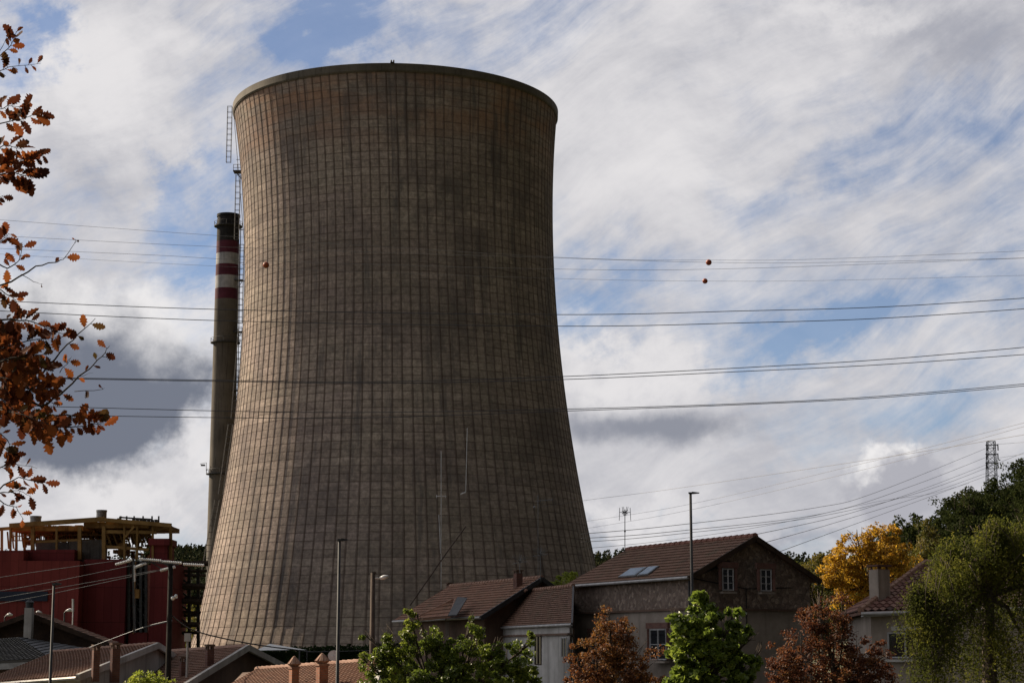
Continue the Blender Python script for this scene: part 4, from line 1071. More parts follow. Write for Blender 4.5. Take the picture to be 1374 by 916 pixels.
# ------------------------------------------------------------------ foreground oak branch
def oak():
    D0 = 12.0; rs = np.random.RandomState(21); rr_ = random.Random(21)
    base = Vector((P(-330, 875, D0).x, D0, 0)); base.z = H(base.x, base.y)
    root = thing('oak_tree', 'russet leaved oak reaching in from the left edge, close to the viewer', 'tree', base)
    b = MB(); tr = P(-330, 480, D0)
    b.tube([base - Vector((0,0,.3)), Vector((base.x + .05, D0, base.z + 1.5)), tr, P(-320, 100, D0)], [0.24, 0.19, 0.14, 0.06], 10)
    part('trunk', b, 'bark', root, True)
    tw = MB(); leaves = []
    lf = MB()
    outline = [(0.0, 0.0), (0.10, 0.10), (0.17, 0.08), (0.27, 0.20), (0.35, 0.13), (0.47, 0.27), (0.56, 0.17), (0.68, 0.26), (0.76, 0.14), (0.87, 0.15), (1.0, 0.0)]
    def leaf(p, d, size):
        d = Vector(d).normalized(); s_ = d.cross(Vector((rr_.gauss(0, .5), -1, rr_.gauss(0, .5)))).normalized(); n_ = s_.cross(d)
        cur = rr_.uniform(-0.35, 0.35); fo = rr_.uniform(-0.1, 0.5); wd = rr_.uniform(0.95, 1.45)
        b0 = len(lf.v); L_ = []; Rr = []; Md = []
        for (x, w) in outline:
            mid = p + d * x * size + n_ * cur * x * x * size
            Md.append(mid); ww = w * wd * (1 + rr_.uniform(-.12, .12))
            L_.append(mid + s_ * ww * size + n_ * ww * fo * size); Rr.append(mid - s_ * ww * size + n_ * ww * fo * size)
        n = len(outline)
        lf.v += Md + L_[1:-1] + Rr[1:-1]
        m_ = lambda i: b0 + i; l_ = lambda i: b0 + n + i - 1; r_ = lambda i: b0 + n + (n - 2) + i - 1
        for i in range(n - 1):
            for f_, flip in ((l_, 0), (r_, 1)):
                a_ = m_(i); c_ = m_(i + 1); ai = f_(i) if 0 < i < n - 1 else None; ci = f_(i + 1) if 0 < i + 1 < n - 1 else None
                poly = [q for q in (a_, c_, ci, ai) if q is not None]
                lf.f.append(tuple(poly if flip else reversed(poly)))
    def twig(pts, r0, nl=0, lo=0.3, size=0.105, spread=1.0, D=D0, side=True):
        W_ = [P(x, y, D + dz) for x, y, dz in [(q + (0,))[:3] for q in pts]]
        n = len(W_)
        # subdivide a little with jitter
        Q = []
        for i in range(n - 1):
            for k in range(3): 
                q = W_[i].lerp(W_[i + 1], k / 3)
                if k: q += Vector((rr_.uniform(-.006, .006), 0, rr_.uniform(-.006, .006)))
                Q.append(q)
        Q.append(W_[-1]); m_ = len(Q)
        tw.tube(Q, [r0 * (1 - 0.8 * i / (m_ - 1)) for i in range(m_)], 6)
        for k in range(nl):
            t = lo + (1 - lo) * (k + rr_.random()) / nl; i = min(int(t * (m_ - 1)), m_ - 2); p = Q[i].lerp(Q[i + 1], t * (m_ - 1) - i)
            ax = (Q[i + 1] - Q[i]).normalized(); sg = 1 if k % 2 else -1
            d = ax * rr_.uniform(0.1, 0.9) + Vector((0, rr_.uniform(-.7, .7), 0)) + ax.cross(Vector((0, 1, 0))) * sg * rr_.uniform(0.3, 1.0) * spread + Vector((0, 0, -0.2))
            s0 = p + d.normalized() * 0.012; tw.tube([p, s0], 0.0022, 3, cap=False); leaf(s0, d, size * 1.04 * rr_.uniform(0.5, 1.2))
    # main limbs from the trunk, then twigs traced loosely after the photograph
    twig([(-330, 520, 0), (-200, 480, .1), (-90, 440, 0), (-20, 430, 0)], 0.045)
    twig([(-330, 620, 0), (-180, 600, -.2), (-60, 560, 0), (0, 520, 0)], 0.05)
    twig([(-325, 300, 0), (-180, 260, .1), (-60, 240, 0)], 0.03); twig([(-322, 160, 0), (-150, 140, 0), (-40, 120, 0)], 0.025)
    twig([(-60, 560, 0), (-30, 640, 0), (-10, 665, 0)], 0.016); twig([(-90, 440, 0), (-40, 400, 0), (-10, 350, 0)], 0.016)
    twig([(-60, 240), (-10, 235), (20, 232), (45, 240)], 0.008, 24, 0.35, 0.111)
    twig([(-60, 240), (-15, 225), (25, 215), (58, 208)], 0.006, 15, 0.4, 0.098)
    twig([(-60, 240), (-20, 210), (5, 195), (30, 200)], 0.007, 13, 0.4, 0.111)
    twig([(-40, 160), (0, 166), (30, 160), (55, 150)], 0.006, 13, 0.4, 0.098)
    twig([(-40, 120), (-10, 150), (10, 142), (36, 145)], 0.005, 13, 0.35, 0.098)
    twig([(-40, 120), (-10, 100), (12, 90), (55, 85)], 0.005, 12, 0.35, 0.078)
    twig([(-40, 120), (0, 75), (15, 60), (22, 42)], 0.005, 9, 0.5, 0.091)
    twig([(-20, 95), (0, 68), (10, 48)], 0.004, 1, 0.9, 0.065)
    twig([(-40, 275), (-8, 268), (5, 262)], 0.005, 7, 0.3, 0.091)
    twig([(-10, 350), (0, 325), (12, 313)], 0.005, 7, 0.4, 0.091)
    twig([(-40, 400), (15, 378), (48, 357), (75, 352), (85, 348), (101, 325)], 0.007, 3, 0.15, 0.07)
    twig([(101, 326), (102, 321)], 0.003, 2, 0.2, 0.045)
    twig([(-10, 350), (10, 360), (25, 350), (30, 330)], 0.006, 9, 0.3, 0.08); twig([(28, 368), (45, 378), (58, 381)], 0.003, 1, 0.0, 0.03)
    twig([(-30, 400), (-5, 385), (15, 398), (22, 404)], 0.006, 9, 0.3, 0.085)
    twig([(-20, 430), (15, 428), (45, 432), (85, 448)], 0.008, 22, 0.2, 0.10)
    twig([(-20, 430), (10, 465), (50, 455), (85, 452)], 0.006, 14, 0.2, 0.09)
    twig([(0, 520), (35, 530), (65, 490), (90, 462), (112, 442), (128, 427)], 0.009, 9, 0.15, 0.085)
    twig([(90, 487), (96, 478)], 0.003); twig([(80, 500), (95, 480)], 0.003, 3, 0.1, 0.07)
    twig([(0, 520), (55, 545), (80, 530), (105, 505), (120, 495), (137, 478), (147, 464)], 0.009, 10, 0.15, 0.08)
    twig([(137, 478), (146, 480)], 0.003); twig([(105, 505), (125, 500)], 0.002); twig([(100, 525), (138, 522), (140, 520)], 0.0028, 2, 0.1, 0.06)
    twig([(-20, 530), (40, 575), (80, 572), (105, 572), (140, 568)], 0.008, 20, 0.25, 0.095)
    twig([(0, 520), (40, 560), (90, 556), (118, 560), (138, 572)], 0.007, 16, 0.3, 0.09)
    for k in range(23):
        x0 = rr_.uniform(-40, 0); y0 = rr_.uniform(470, 570); x1 = rr_.uniform(15, 80); y1 = y0 + rr_.uniform(-30, 40); dz = rr_.uniform(-0.5, 0.5)
        if y1 > 600: y1 = 595
        twig([(x0, y0, 0), ((x0 + x1) / 2, (y0 + y1) / 2 - 5, dz), (x1, y1, dz)], 0.006, 13, 0.2, 0.10)
    for k in range(7):
        y0 = rr_.uniform(415, 480); twig([(-40, y0, 0), (0, y0 + 5, .1), (rr_.uniform(15, 45), y0 + rr_.uniform(-15, 15), .2)], 0.005, 9, 0.25, 0.09)
    twig([(-20, 570), (5, 600), (20, 612)], 0.006, 9, 0.2, 0.09); twig([(-20, 560), (10, 590), (15, 605)], 0.005, 6, 0.2, 0.1)
    twig([(-10, 665), (5, 650), (25, 640), (45, 645), (62, 648)], 0.006, 10, 0.2, 0.085)
    twig([(-15, 630), (5, 625), (20, 622), (50, 628)], 0.005, 7, 0.2, 0.075)
    twig([(-10, 665), (5, 660), (25, 658), (42, 665)], 0.005, 7, 0.2, 0.08); twig([(-10, 665), (5, 675), (22, 680), (32, 697)], 0.005, 7, 0.3, 0.085)
    part('twigs', tw, 'twig', root, True); part('foliage', lf, 'oak_leaf', root)
oak()

# ------------------------------------------------------------------ overhead lines
def smooth(pts, n=10):
    Q = []
    for i in range(len(pts) - 1):
        p0 = pts[max(i - 1, 0)]; p1 = pts[i]; p2 = pts[i + 1]; p3 = pts[min(i + 2, len(pts) - 1)]
        for k in range(n):
            t = k / n; Q.append(0.5 * ((2 * p1) + (-p0 + p2) * t + (2 * p0 - 5 * p1 + 4 * p2 - p3) * t * t + (-p0 + 3 * p1 - 3 * p2 + p3) * t ** 3))
    Q.append(pts[-1]); return Q
def wire(label, pts, r, mat='wire', D=100.0, name='power_line', group=None, seg=10):
    W_ = [P(q[0], q[1], q[2] if len(q) > 2 else D) for q in pts]
    b = MB(); b.tube(smooth(W_, seg), r, 5)
    return single(name, b, mat, label, 'cable', (W_[0].x, W_[0].y, 0), group, smooth=True)
wire('uppermost thin conductor high across the sky, meeting the tower at a third of its height', [(-80, 289), (290, 316), (745, 345), (960, 349), (1120, 347), (1460, 333)], 0.014, 'wire_thin', 165)
wire('second thin conductor from the top, carrying the upper orange ball right of the tower', [(-80, 312), (290, 331), (745, 346), (951, 352), (1120, 352), (1460, 344)], 0.014, 'wire_thin', 160)
wire('third thin conductor from the top, carrying the orange ball in front of the tower', [(-80, 330), (200, 342), (357, 350), (745, 361), (1000, 360), (1460, 343)], 0.014, 'wire_thin', 155)
wire('faint lowest of the thin conductors, carrying the lower orange ball right of the tower', [(-80, 336), (290, 357), (745, 373.5), (946, 377), (1120, 376), (1460, 367)], 0.011, 'wire_thin', 165)
wire('topmost of the thick conductors, crossing the tower just under its waist', [(-80, 400), (290, 415), (745, 422), (1000, 417), (1200, 411), (1460, 394)], 0.021)
wire('second thick conductor from the top, crossing the tower just under its waist', [(-80, 413), (290, 430), (745, 437.5), (1000, 433), (1200, 426), (1460, 408)], 0.021)
wire('upper of two close thick conductors passing mid height on the tower', [(-80, 504), (290, 510), (500, 512), (755, 505), (1000, 493), (1200, 481), (1460, 458)], 0.020, D=95)
wire('lower of two close thick conductors passing mid height on the tower', [(-80, 505), (290, 511.5), (500, 514), (755, 509), (1000, 498), (1200, 488), (1460, 469)], 0.020, D=97)
wire('lowest pair of thick conductors, its upper strand, rising to the right', [(-80, 541), (290, 551), (500, 553), (765, 548.5), (1000, 541), (1200, 530), (1460, 507)], 0.018, D=92)
wire('lowest thick conductor in front of the tower, rising to the right', [(-80, 554), (290, 560), (500, 560), (765, 551), (1000, 542.5), (1200, 532), (1460, 510)], 0.018, D=94)
b = MB()
for label, x, y, D, r in (('upper of the two orange marker balls in the sky', 951, 352, 160, 0.26), ('lower of the two orange marker balls in the sky', 946, 377, 165, 0.24), ('orange marker ball hanging in front of the tower', 357, 355.5, 155, 0.27)):
    c = P(x, y, D); b = MB(); b.ball(c, r, 10); single('marker_ball', b, 'ball', label, 'marker ball', c, 'orange aircraft marker balls', smooth=True)
# pylon on the hill
PD = 290.0
py_ = thing('lattice_pylon', 'slim grey lattice pylon on top of the wooded hill', 'pylon', (P(1331, 640, PD).x, PD, P(1331, 660, PD).z))
b = MB(); c0 = P(1331, 665, PD); c1 = P(1329.5, 592, PD); w0_, w1_ = 0.78, 0.55
def pc(t, sx, sy): c = c0.lerp(c1, t); w = w0_ + (w1_ - w0_) * t; return c + Vector((sx * w, sy * w, 0))
for sx in (-1, 1):
    for sy in (-1, 1): b.beam(pc(0, sx, sy), pc(1, sx, sy), 0.09)
nn = 8
for k in range(nn):
    t0, t1 = k / nn, (k + 1) / nn
    for (s0, s1) in (((-1,-1),(1,-1)), ((1,-1),(1,1)), ((1,1),(-1,1)), ((-1,1),(-1,-1))):
        b.beam(pc(t0, *s0), pc(t1, *s1), 0.05); b.beam(pc(t0, *s1), pc(t1, *s0), 0.05); b.beam(pc(t1, *s0), pc(t1, *s1), 0.06)
part('lattice_mast', b, 'steel_grey', py_)
for y in (597, 609, 621):
    b = MB(); c = P(1330, y, PD); b.beam(c - Vector((0.9, 0, 0)), c + Vector((0.9, 0, 0)), 0.12); 
    for s_ in (-1, 1): b.tube([c + Vector((s_ * 0.85, -0.7, 0)), c + Vector((s_ * 0.85, -0.7, -0.9))], 0.09, 6); b.beam(c + Vector((s_*.85, 0, 0)), c + Vector((s_*.85, -.8, 0)), 0.1)
    part('cross_arm', b, 'steel_dark', py_)
low = [
 ('highest of the faint distant wires low in the sky, leaving the tower flank', [(700, 684, 330), (785, 671, 300), (900, 656, 270), (1183, 614, 200), (1374, 583, 170), (1440, 571, 160)], 0.035),
 ('faint wire running up to the right edge just above the pylon top', [(700, 711, 340), (900, 681, 290), (1141, 625.5, 230), (1374, 567, 190), (1440, 548, 180)], 0.030),
 ('faint wire running up to the right edge, second above the pylon top', [(700, 722, 345), (900, 689, 290), (1176, 625.5, 230), (1374, 572, 190), (1440, 553, 180)], 0.030),
 ('highest wire reaching the pylon from the left', [(780, 716, 150), (900, 705, 160), (1093, 681, 200), (1176, 660, 230), (1326, 600, 290)], 0.040),
 ('second wire reaching the pylon from the left', [(780, 722, 150), (900, 713, 160), (1107, 688, 210), (1228, 650, 250), (1326, 612, 290)], 0.040),
 ('long slack wire passing under the pylon arms to the right edge', [(780, 727, 150), (900, 717, 160), (1107, 691, 205), (1250, 655, 240), (1374, 607, 270), (1420, 590, 280)], 0.036),
 ('steep wire from the stone roof to the middle of the pylon', [(960, 728, 110), (1003, 719, 130), (1141, 688, 200), (1240, 655, 250), (1326, 622, 290)], 0.036),
 ('steep wire from the stone roof to the foot of the pylon', [(990, 738, 110), (1028, 727, 130), (1120, 701, 190), (1240, 664, 250), (1327, 633, 290)], 0.036),
 ('lowest steep wire from the stone gable toward the hill wood', [(1010, 755, 110), (1045, 740, 130), (1193, 686, 210), (1327, 637, 285)], 0.034),
 ('nearly level thin wire just over the stone roof', [(780, 736, 150), (900, 724, 160), (1038, 703, 190), (1180, 672, 220), (1245, 663, 240), (1300, 648, 262)], 0.026),
 ('short wire from the pylon top to the right edge', [(1333, 596, 290), (1374, 593, 240), (1440, 586, 200)], 0.032),
 ('short wire from the middle of the pylon to the right edge', [(1333, 615, 290), (1374, 609, 240), (1440, 598, 200)], 0.032),
]
for lb, q, r in low: wire(lb, q, r * 0.62, 'wire_thin')
# left low wires to the insulator pole
for lb, q in (('topmost pale wire across the red building', [(-60, 784), (40, 768), (156, 752)]), ('second pale wire down across the red building', [(-60, 802), (60, 782), (178, 758)]),
              ('third pale wire down across the red building', [(-60, 812), (80, 788), (214, 764)]), ('lowest pale wire across the red building', [(-60, 820), (60, 798), (200, 768), (222, 764)])):
    wire(lb, q, 0.008, 'steel_grey', 60.0)
wire('thin black cable drooping from the utility pole across the tower foot', [(231, 826, 55), (262, 846, 58), (330, 862, 62), (395, 871, 66), (440, 874, 70), (600, 868, 80)], 0.022, 'cable_black', name='black_cable')
wire('pale cable hanging low across the red building to the utility pole', [(120, 868, 60), (190, 842, 57), (228, 832, 55)], 0.010, 'steel_grey', name='pale_cable')

# utility pole with insulators
UP = 55.0
up_ = thing('utility_pole', 'dark utility pole carrying long white insulators before the red building', 'utility pole', (P(229, 875, UP).x, UP, 0))
b = MB(); b.tube([Vector((P(228, 875, UP).x, UP, 0)), P(229, 757, UP)], [0.105, 0.07], 10); part('pole', b, 'tarred', up_, True)
b = MB(); b.beam(P(178, 752, UP), P(240, 757, UP), 0.035, 0.035); b.beam(P(229, 760, UP), P(214, 752, UP), 0.05); b.beam(P(188, 744, UP), P(222, 766, UP + 0.1), 0.035); part('cross_arm', b, 'steel_dark', up_)
def insul(x0, y0, x1, y1, r=0.055):
    b = MB(); a, c = P(x0, y0, UP), P(x1, y1, UP); n = 22; pts = [a.lerp(c, i / n) for i in range(n + 1)]
    b.tube(pts, [r if i % 2 else r * 0.55 for i in range(n + 1)], 8); part('insulator', b, 'insulator', up_)
insul(155, 757, 178, 750.5, 0.05); insul(187, 749.5, 217, 752, 0.045); insul(217, 753, 244, 755, 0.045); insul(246, 756.5, 274, 758, 0.045); insul(181, 761, 196, 755, 0.05); insul(215, 765, 235, 760, 0.05); insul(180, 758, 180.5, 780, 0.035)
b = MB(); b.beam(P(178, 748, UP), P(180, 848, UP), 0.05); part('down_conductor', b, 'steel_dark', up_)
b = MB(); b.ball(P(232, 802, UP - .1), 0.06, 6); b.ball(P(236, 799, UP - .1), 0.05, 6); b.beam(P(228, 803, UP), P(238, 801, UP), 0.04); part('pin_insulator', b, 'insulator', up_)
b = MB(); b.beam(P(192, 841, UP), P(231, 832, UP), 0.03); part('guy_bracket', b, 'steel_grey', up_)
b = MB(); a = P(247, 860, UP + 10); c = P(255, 849, UP + 10); b.box((a.x, UP + 10, a.z), (c.x, UP + 10.3, c.z)); b.tube([Vector(((a.x + c.x) / 2, UP + 10.15, 0)), Vector(((a.x + c.x) / 2, UP + 10.15, a.z))], 0.04, 6)
single('meter_cabinet', b, 'render_white', 'small pale grey cabinet on a post at the lower left of the tower', 'cabinet', (a.x, UP + 10, 0))

# ------------------------------------------------------------------ lamps, masts, aerials
def lamp(label, px, yt, D, arm, rp=0.06, headmat='steel_grey', mat='steel_grey', tilt=0.0, hl=0.34):
    t_ = P(px, yt, D); root = thing('street_lamp', label, 'street lamp', (t_.x, D, H(t_.x, D)))
    b = MB(); b.tube([Vector((t_.x, D, H(t_.x, D) - 0.1)), Vector((t_.x, D, 1.2)), Vector((t_.x, D, t_.z))], [rp * 1.5, rp * 1.25, rp * 0.8], 10); part('pole', b, mat, root, True)
    b = MB(); s_ = Vector((arm, 0, tilt)); n = s_.normalized(); st_ = t_ - n * 0.08 * hl / 0.34; en = t_ + n * hl
    b.beam(st_, t_ + n * 0.08, 0.09, 0.05); b.hexa([t_ + n*0.05 + Vector((0,-.09,-.035)), en + Vector((0,-.05,-.015)), en + Vector((0,.05,-.015)), t_ + n*0.05 + Vector((0,.09,-.035)), t_ + n*0.05 + Vector((0,-.08,.04)), en + Vector((0,-.04,.015)), en + Vector((0,.04,.015)), t_ + n*0.05 + Vector((0,.08,.04))])
    hd_ = part('lamp_head', b, headmat, root)
    return root
lamp('slim street lamp rising in front of the stone house roof', 926.5, 661, 64, 1, 0.055, 'steel_dark', 'steel_dark2', hl=0.3)
lamp('street lamp standing against the middle of the tower base', 455.5, 724, 46, 1, 0.042, 'steel_dark', 'steel_dark2', hl=0.2)
lamp('street lamp in front of the dark gabled house at far left', 72.5, 783, 46, 1, 0.038, 'steel_dark', 'steel_dark2', hl=0.17)
r_ = lamp('short timber lamp post with a white lantern on a side arm, behind the leafy tree', 500.5, 768, 60, 1, 0.09, 'pole_wood', 'pole_wood', hl=0.1)
b = MB(); a = P(500, 775, 60); c = P(510, 775.5, 60); e = P(521, 772.5, 60); b.tube([a, c], 0.03, 6); b.tube([c, c.lerp(e, .5), e], [0.05, 0.075, 0.04], 8); part('lantern', b, 'lamp_glass', r_, True)
for i, (lb, x, y, ln) in enumerate((('lamp head at the left edge before the red building', 8, 825, 9), ('lamp head just right of the cream chimney', 46, 822, 10), ('lamp head nearest the short bright tube on the red building', 88, 819, 11), ('small lamp head low on the red wall above the chimneys', 94, 843.5, 6), ('dull lamp head just above the low brown roof ridge', 113, 855, 9))):
    D = 130.0; root = thing('yard_lamp', lb, 'lamp', (P(x, y, D).x, D, 0))
    b = MB(); a = P(x - 1.5, y + 2.5, D); b.tube([Vector((a.x, D, 0)), a, P(x + 1, y, D)], 0.05, 6); part('pole', b, 'steel_dark', root)
    b = MB(); e = P(x + ln, y - 0.6, D); s_ = P(x + 0.5, y, D); b.tube([s_, s_.lerp(e, 0.5) + Vector((0, 0, 0.05)), e], [0.05, 0.12, 0.05], 8); part('lamp_head', b, 'lamp_glass', root, True)
b = MB(); b.tube([P(98, 803, 128), P(98, 820, 128)], 0.07, 8); b.tube([P(98, 820, 128), Vector((P(98, 820, 128).x, 128, 0))], 0.04, 6); single('tube_marker', b, 'lamp_glass', 'short upright white tube on the red building wall', 'marker post', (P(98, 875, 128).x, 128, 0))
# TV aerial on the stone roof
def aerial(label, px, yt, yb, D, kind, mat='steel_dark', r=0.02):
    t_ = P(px, yt, D); bt = P(px, yb, D); root = thing('tv_aerial', label, 'aerial', bt)
    b = MB(); b.tube([bt, t_], r, 6); part('mast', b, mat, root)
    b = MB()
    if kind == 'ring':
        c = t_ + Vector((0, 0, -0.15)); k = D / F
        for sx in (-7, 7):
            b.tube([c + Vector((sx*k, 0, 6*k)), c + Vector((sx*k*1.1, 0, -11*k))], 0.014, 4); b.tube([c, c + Vector((sx*k, 0, 0))], 0.014, 4)
        for sx in (-4, -2, 2, 4): b.tube([c + Vector((sx*k, -.2, 7*k)), c + Vector((sx*k*.4, 0.1, -4*k))], 0.012, 4)
        b.tube([c + Vector((-4*k, 0, 2*k)), c + Vector((4*k, 0, -2*k))], 0.02, 4); b.tube([c + Vector((-4*k, 0, -2*k)), c + Vector((4*k, 0, 3*k))], 0.02, 4)
        b.ball(bt.lerp(t_, 0.5), 0.05, 6)
    elif kind == 'yagi':
        k = D / F
        b.tube([t_ + Vector((-3*k, 0, 0)), t_ + Vector((20*k, 0, 2*k))], 0.018, 4)
        for s_ in range(7): q = t_ + Vector(((s_*3.2)*k, 0, s_*.3*k)); b.tube([q + Vector((0, -.12, 3.5*k)), q + Vector((0, .12, -3.5*k))], 0.011, 4)
        b.tube([t_ + Vector((0, 0, 8*k)), t_ + Vector((0, 0, -10*k))], 0.018, 4); b.ball(t_ + Vector((-5*k, 0, -8*k)), 1.4*k, 6)
    elif kind == 'cross':
        k = D / F; c = t_.lerp(bt, 0.33); b.tube([c + Vector((-7*k, 0, 0)), c + Vector((7*k, 0, 0))], 0.02, 4)
        for s_ in (-6, 6): b.tube([c + Vector((s_*k, 0, 2*k)), c + Vector((s_*k, 0, -2*k))], 0.016, 4)
    else:
        k = D / F
        for s_ in range(-4, 5):
            b.tube([t_ + Vector((0, 0, -2*k)), t_ + Vector((s_*2.6*k, 0.1*s_, (9 - abs(s_))*k))], 0.010, 4)
        b.tube([t_ + Vector((-10*k, 0, -4*k)), t_ + Vector((10*k, 0, -1*k))], 0.014, 4)
    part('aerial_head', b, mat, root)
aerial('aerial with a ring of elements standing on the left end of the stone house roof', 838.5, 683, 742, 96, 'ring')
aerial('spidery aerial on the brick chimney of the porch house', 697.5, 752, 768, 101, 'fan', 'steel_grey')
aerial('horizontal aerial seen high against the tower right of centre, on a thin mast', 722, 672, 800, 101, 'yagi', 'steel_grey', 0.012)
aerial('small whitish aerial by the end of the porch house ridge', 725, 742, 778, 100.5, 'fan', 'steel_grey', 0.014)
aerial('tall pale whip mast with a small crossbar standing before the tower', 592, 605, 790, 112, 'cross', 'steel_pale', 0.02)
b = MB(); b.tube([P(591.5, 742, 111.9), P(589, 690, 111.9)], 0.035, 6); single('white_mast_tube', b, 'frame_white', 'short bright tube fixed to the pale whip mast before the tower', 'mast', P(591.5, 742, 111.9))
b = MB(); b.tube([P(627, 574, 110), P(625, 661, 110)], 0.022, 5); b.tube([P(625, 660, 110), P(618, 663, 110)], 0.04, 5); single('whip_antenna', b, 'steel_pale', 'thin white vertical whip antenna with a bent foot, centred on the tower', 'antenna', P(625, 661, 110))
b = MB(); b.tube([P(550, 812, 108), P(600, 740, 109), P(625, 706, 110)], 0.036, 6); single('leaning_pole', b, 'pole_wood', 'long thin pole leaning diagonally across the lower tower', 'pole', P(550, 812, 108))
b = MB(); c = P(447, 879, 62); 
n = 20; ring = []
for i in range(n): t = 2*math.pi*i/n; ring.append(c + Vector((0.17*math.cos(t), 0, 0.17*math.sin(t))))
dish = MB(); dish.prism(ring, Vector((0.02, 0.03, 0))); dish.tube([c, c + Vector((0, -0.22, -0.03))], 0.012, 5); dish.tube([c + Vector((0, .04, 0)), c + Vector((0, .1, -.6)), Vector((c.x, c.y + .1, 3.0))], 0.02, 6)
single('satellite_dish', dish, 'lamp_glass', 'round pale dish beside the street lamp at the hedge', 'satellite dish', c)

# ------------------------------------------------------------------ sky
SUN_AZ_LEFT = 124.0   # degrees to the left of the direction from tower to camera
SUN_EL = 34.0
a_ = R(SUN_AZ_LEFT)
sdir = Vector((-math.sin(a_), -math.cos(a_), 0)) * math.cos(R(SUN_EL)) + Vector((0, 0, math.sin(R(SUN_EL))))
w = bpy.data.worlds.new('World'); scene.world = w; w.use_nodes = True
nt = w.node_tree; nt.nodes.clear(); h = N(nt)
out = nt.nodes.new('ShaderNodeOutputWorld'); bgn = nt.nodes.new('ShaderNodeBackground'); nt.links.new(bgn.outputs[0], out.inputs[0])
sky = nt.nodes.new('ShaderNodeTexSky'); sky.sky_type = 'NISHITA'; sky.sun_disc = False
sky.sun_elevation = R(SUN_EL); sky.sun_rotation = math.atan2(sdir.x, sdir.y); sky.altitude = 1100; sky.air_density = 1.0; sky.dust_density = 0.6; sky.ozone_density = 1.2
tc = nt.nodes.new('ShaderNodeTexCoord'); dx, dy, dz = h.sep(tc.outputs['Generated'])
az = h.m('ARCTAN2', dx, dy); el = h.m('ARCSINE', dz)
def ae(px, py):
    r = ray(px, py).normalized(); return math.atan2(r.x, r.y), math.asin(r.z)
K = 100.0 / 0.0397   # unit: 1 = 100 photo pixels
U = h.m('MULTIPLY', az, 25.2); V = h.m('MULTIPLY', el, 25.2)
def blob(px, py, sx, sy, amp, ang=0.0, warp=None):
    a0, e0_ = ae(px, py); u = h.m('SUBTRACT', U if warp is None else warp[0], a0 * 25.2); v = h.m('SUBTRACT', V if warp is None else warp[1], e0_ * 25.2)
    if ang:
        c, s_ = math.cos(R(ang)), math.sin(R(ang))
        u2 = h.m('ADD', h.m('MULTIPLY', u, c), h.m('MULTIPLY', v, s_)); v2 = h.m('SUBTRACT', h.m('MULTIPLY', v, c), h.m('MULTIPLY', u, s_)); u, v = u2, v2
    u = h.m('MULTIPLY', u, 100.0 / sx); v = h.m('MULTIPLY', v, 100.0 / sy)
    d2 = h.m('ADD', h.m('MULTIPLY', u, u), h.m('MULTIPLY', v, v))
    return h.m('MULTIPLY', h.m('EXPONENT', h.m('MULTIPLY', d2, -1.0)), amp)
def add(*xs):
    r = xs[0]
    for x in xs[1:]: r = h.m('ADD', r, x)
    return r
UV = h.comb(U, V, 0.0)
# ragged coordinates for the cloud masses, gently bent ones for the streaks
wn1 = h.noise(h.vm('ADD', UV, (3.1, 7.7, 0.0)), 0.9, 8, 0.62); wn2 = h.noise(h.vm('ADD', UV, (13.1, 1.7, 0.0)), 0.9, 8, 0.62)
WP = (h.m('ADD', U, h.m('MULTIPLY', h.m('SUBTRACT', wn1, 0.5), 3.0)), h.m('ADD', V, h.m('MULTIPLY', h.m('SUBTRACT', wn2, 0.5), 2.4)))
wl1 = h.noise(h.vm('ADD', UV, (5.1, 2.7, 0.0)), 0.35, 2, 0.4)
Uw = U; Vw = h.m('ADD', V, h.m('MULTIPLY', h.m('SUBTRACT', wl1, 0.5), 1.6))
# streaks rising to the right
ca, sa = math.cos(R(27)), math.sin(R(27))
su = h.m('ADD', h.m('MULTIPLY', Uw, ca), h.m('MULTIPLY', Vw, sa)); sv = h.m('SUBTRACT', h.m('MULTIPLY', Vw, ca), h.m('MULTIPLY', Uw, sa))
streak = h.noise(h.comb(h.m('MULTIPLY', su, 0.30), h.m('MULTIPLY', sv, 0.80), 2.0), 1.0, 8, 0.62)
puff = h.noise(h.comb(U, h.m('MULTIPLY', V, 1.25), 5.0), 0.5, 9, 0.62)
fine = h.noise(h.comb(U, V, 9.0), 2.2, 6, 0.65)
str2 = h.noise(h.comb(h.m('MULTIPLY', su, 0.45), h.m('MULTIPLY', sv, 3.0), 8.0), 1.0, 8, 0.66)
cov = add(h.m('MULTIPLY', streak, 0.75), h.m('MULTIPLY', puff, 0.5), h.m('MULTIPLY', str2, 0.35), h.m('MULTIPLY', fine, 0.15),
  blob(470, 25, 130, 45, -0.30, 0, WP), blob(330, 45, 80, 30, -0.12, 0, WP), blob(45, 60, 50, 70, -0.32, 0, WP), blob(40, 20, 60, 30, -0.15, 0, WP), blob(270, 240, 60, 50, -0.3, 0, WP), blob(250, 350, 60, 60, -0.25, 0, WP), blob(80, 350, 120, 35, -0.16, 0, WP),
  blob(820, 400, 60, 90, -0.20, 0, WP), blob(1100, 245, 150, 40, -0.18, 25, WP), blob(1180, 430, 220, 35, -0.17, 12, WP), blob(1300, 530, 150, 45, -0.17, 5, WP), blob(1340, 340, 60, 50, -0.15, 0, WP), blob(1010, 460, 90, 40, -0.12, 0, WP), blob(1330, 160, 60, 60, -0.16, 0, WP),
  blob(640, 60, 60, 60, -0.10, 0, WP), blob(130, 110, 110, 100, 0.30, 0, WP), blob(1150, 40, 200, 60, 0.22, 0, WP), blob(860, 200, 120, 130, 0.16, 0, WP), blob(860, 530, 150, 60, 0.30, 0, WP), blob(900, 660, 400, 50, 0.25, 0, WP), blob(130, 200, 150, 50, 0.12, 0, WP), blob(80, 690, 250, 40, 0.14, 0, WP))
cover = h.ss(cov, 0.42, 0.98)
cover = h.m('MAXIMUM', cover, 0.22)
